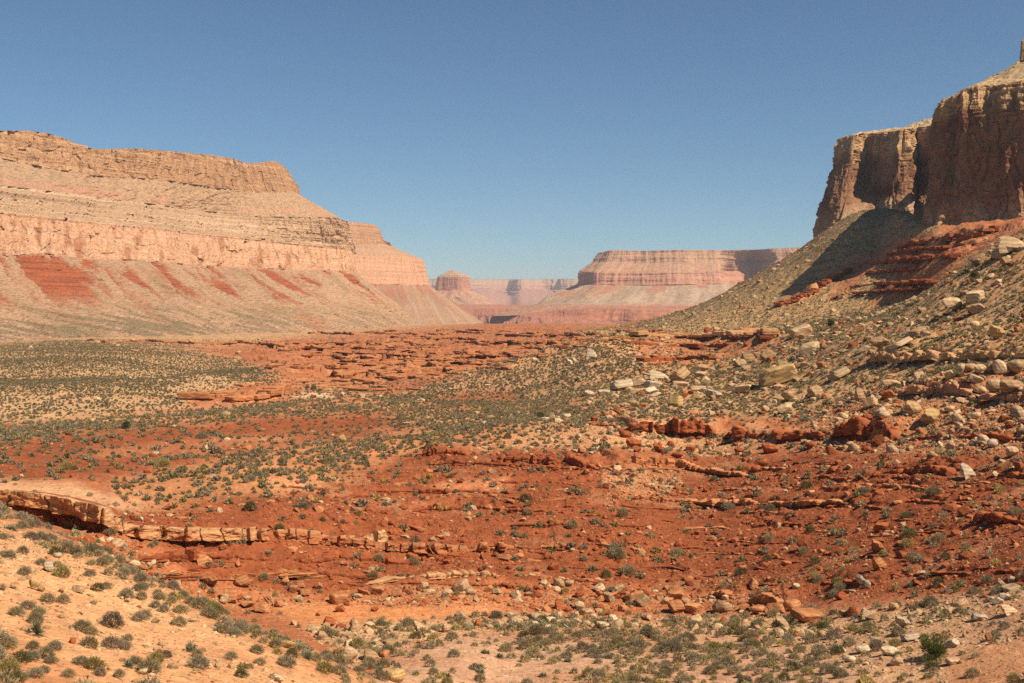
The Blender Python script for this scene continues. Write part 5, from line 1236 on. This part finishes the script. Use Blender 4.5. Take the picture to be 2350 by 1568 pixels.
YL = [(84,1434,60,48,0,'large spiky yucca on the sandy slope above the grey shrub thicket','large spiky yucca'),(442,1472,48,50,3,'clumped pale yucca in the middle of the sandy slope','clumped pale yucca'),(296,1516,48,34,4,'low spreading yucca near the bottom of the sandy slope','low spreading yucca'),(28,1203,54,26,5,'dry yucca clump at the upper left end of the sandy slope','dry yucca clump'),(708,1500,30,32,1,'single yucca on the crest where the sandy slope dips','crest yucca'),(876,1532,40,30,3,'yucca clump in the gully beside the rounded yellow boulder','gully yucca'),
 (1115,1490,30,20,3,None,None),(1150,1500,34,24,4,None,None),(1235,1478,30,20,3,None,None),(1300,1508,36,22,5,None,None),(1390,1500,40,22,4,None,None),(1450,1530,26,20,0,None,None),(1250,1545,34,20,4,None,None),(1100,1536,36,20,3,None,None),(1640,1500,30,18,4,None,None),(1700,1545,30,20,3,None,None),(1360,1478,32,20,4,None,None),(1560,1560,34,22,5,None,None),(1480,1555,30,20,3,None,None),(1198,1303,16,14,0,None,None),(2090,1340,22,18,1,None,None),(1755,1352,30,12,4,None,None),(1030,1545,40,22,4,None,None),(905,1440,30,14,5,None,None),(800,1440,36,18,4,None,None)]
for k, (u, v, w, h, t, lb, sh) in enumerate(YL):
    p = at(u, v + h / 2); q = p.y / FPX
    o = bpy.data.objects.new('yucca', None); scene.collection.objects.link(o); add_obj('leaves', YU[t], None, o); o.location = (p.x, p.y, p.z - .02); o.scale = (w * q / 2, w * q / 2, h * q * .95); o.rotation_euler = (0, 0, k * 1.3)
    add_obj('dead_leaves', YD[k % 2], None, o)
    things.append(dict(o=o, cat='yucca', desc='pale green yucca', u=u, v=v, px=w, label=lb, short=sh))

def cactus_mesh(seed):
    g = np.random.default_rng(seed); D, F0 = ICO[2]; VV, FF, CC = [], [], []; b = 0
    for k in range(16):
        c = np.array([g.normal(0, .45), g.normal(0, .3), .18 + .3 * g.random()]); a = g.uniform(0, 3.14); tl = g.normal(0, .4)
        v = D * np.array([.17, .035, .22]); v = np.stack([v[:, 0] * math.cos(tl) - v[:, 2] * math.sin(tl), v[:, 1], v[:, 0] * math.sin(tl) + v[:, 2] * math.cos(tl)], 1)
        v = np.stack([v[:, 0] * math.cos(a) - v[:, 1] * math.sin(a), v[:, 0] * math.sin(a) + v[:, 1] * math.cos(a), v[:, 2]], 1) + c
        VV.append(v); FF.append(F0 + b); b += len(v); CC.append(np.repeat([np.array((.40, .36, .085)) * g.uniform(.8, 1.25)], len(v), 0))
    me = mesh_from('prickly_pear', np.concatenate(VV), np.concatenate(FF), np.concatenate(CC), True); me.materials.append(M_leaf); return me
PC = [cactus_mesh(i) for i in range(3)]
for k, (u, v, w) in enumerate(((1016,1169,28),(1262,1198,22),(1355,1174,18),(1796,1336,24),(1375,1182,16),(1300,1190,14),(930,1160,14),(985,1095,26),(880,1104,20),(1690,1345,14))):
    p = at(u, v + 4); q = p.y / FPX
    o = add_obj('prickly_pear', PC[k % 3]); o.location = p; o.scale = (w * q / 1.6,) * 3; o.rotation_euler = (0, 0, k * 2.1)
    things.append(dict(o=o, cat='cactus', desc='yellow-green prickly pear cactus', u=u, v=v, px=w, label=None, short=None))

def juniper(u, vb, w, h, label, short):
    p = at(u, vb); q = p.y / FPX; g = np.random.default_rng(int(u)); Wd, Hd = w * q / 2, h * q
    root = bpy.data.objects.new('juniper_tree', None); scene.collection.objects.link(root); root.location = p
    VV, FF = [], []; b = 0
    for k in range(7):
        a = g.uniform(0, 6.28); d = np.array([math.cos(a) * Wd * .6, math.sin(a) * Wd * .6, Hd * g.uniform(.4, .8)]); s = np.array([-math.sin(a), math.cos(a), 0]); n = np.array([math.cos(a), math.sin(a), 0])
        prev = None
        for j in range(5):
            t = j / 4; c = d * t * np.array([t, t, 1]); r = .07 * Hd * (1 - t * .85) * (.6 if k else 1)
            ring_ = [c + r * (math.cos(x) * s + math.sin(x) * n) for x in np.arange(6) * 1.047]; VV += ring_
            if prev is not None: FF += [[prev + i, prev + (i + 1) % 6, b + (i + 1) % 6, b + i] for i in range(6)]
            prev = b; b += 6
    add_obj('trunk', mesh_from('trunk', np.array(VV), np.array(FF)), M_twig, root)
    VV, FF, CC = [], [], []; b = 0
    for k in range(26):
        a = g.uniform(0, 6.28); rr = g.random() ** .5 * .72; zz = g.uniform(.18, .86); lim = (1 - abs(zz - .38) ** 1.6)
        c = np.array([math.cos(a) * rr * Wd * lim, math.sin(a) * rr * Wd * lim, zz * Hd]); s = g.uniform(.2, .34) * min(Wd, Hd)
        n = 240; d = g.normal(size=(n, 3)); d /= np.linalg.norm(d, axis=1)[:, None]; pt = c + d * (g.random(n) ** .4)[:, None] * s * np.array([1.1, 1.1, .9])
        sd_ = np.cross(d, g.normal(size=d.shape)); sd_ /= np.linalg.norm(sd_, axis=1)[:, None]; l = s * .22; ww = s * .07
        VV.append(np.stack([pt - sd_ * ww, pt + sd_ * ww, pt + d * l + sd_ * ww * .5, pt + d * l - sd_ * ww * .5], 1).reshape(-1, 3)); FF.append((np.arange(n) * 4)[:, None] + np.arange(4)[None] + b); b += 4 * n
        CC.append(np.repeat(np.array((.10, .115, .032)) * g.uniform(.6, 1.5, n)[:, None], 4, 0))
    add_obj('crown', mesh_from('crown', np.concatenate(VV), np.concatenate(FF), np.concatenate(CC)), M_leaf, root)
    things.append(dict(o=root, cat='tree', desc='dark green juniper', u=u, v=vb - h / 2, px=w, label=label, short=short))
juniper(2139, 1512, 74, 56, 'dark green juniper bush on the stony bank at lower right', 'juniper bush')
juniper(289, 985, 22, 18, 'small rounded juniper at the foot of the scrubby pale hills', 'small hill-foot juniper')
juniper(2237, 642, 24, 20, 'small juniper on the upper right boulder slope', 'small upper juniper')
juniper(1907, 750, 24, 18, 'juniper standing at the skyline of the boulder slope by the talus', 'slope-edge juniper')

# ------------------------------------------------------------------ labels: each by its looks and by its place among landmarks
ORD = ['nearest', 'second', 'third', 'fourth', 'fifth', 'sixth', 'seventh', 'eighth', 'ninth', 'tenth', 'eleventh', 'twelfth', 'thirteenth', 'fourteenth', 'fifteenth', 'sixteenth', 'seventeenth', 'eighteenth', 'nineteenth', 'twentieth']
marks = [t for t in things if t['short']]
bins = {}
for t in things:
    t['o']['category'] = t['cat']
    if t['label']: t['o']['label'] = t['label']; continue
    m = min(marks, key=lambda m: (m['u'] - t['u']) ** 2 + 2 * (m['v'] - t['v']) ** 2)
    du, dv = t['u'] - m['u'], (t['v'] - m['v']) * 1.4
    rel = ('right of' if du > 0 else 'left of') if abs(du) > abs(dv) else ('in front of' if dv > 0 else 'behind')
    bins.setdefault((t['desc'], rel, m['short']), []).append((math.hypot(du, dv), t))
for (desc, rel, short), lst in bins.items():
    lst.sort(key=lambda x: x[0])
    for k, (_, t) in enumerate(lst):
        t['o']['label'] = f'{desc}, {ORD[min(k, 19)]} one {rel} the {short}' if len(lst) > 1 else f'{desc} {rel} the {short}'
GR = {'boulder': 'boulders fallen on the canyon slopes', 'shrub': 'desert shrubs dotting the slopes', 'yucca': 'yuccas on the sand', 'cactus': 'prickly pears on the red slope', 'tree': 'junipers of the canyon'}
for t in things: t['o']['group'] = GR[t['cat']]

# ------------------------------------------------------------------ the air
hz = [(-16000, -40, -330), (16000, 14000, 200)]
bm = bmesh.new(); bmesh.ops.create_cube(bm, size=1.0)
for v in bm.verts: v.co = [hz[0][k] if v.co[k] < 0 else hz[1][k] for k in range(3)]
me = bpy.data.meshes.new('haze'); bm.to_mesh(me); bm.free()
mh = bpy.data.materials.new('haze_air'); mh.use_nodes = True; nt = mh.node_tree
for n_ in list(nt.nodes):
    if n_.type != 'OUTPUT_MATERIAL': nt.nodes.remove(n_)
pv = nt.nodes.new('ShaderNodeVolumePrincipled'); pv.inputs['Color'].default_value = (.74, .84, 1.0, 1); pv.inputs['Density'].default_value = 7e-5; pv.inputs['Anisotropy'].default_value = .2
nt.links.new(pv.outputs[0], [n_ for n_ in nt.nodes if n_.type == 'OUTPUT_MATERIAL'][0].inputs['Volume'])
HAZE = True
if HAZE: add_obj('haze', me, mh, kind='stuff')
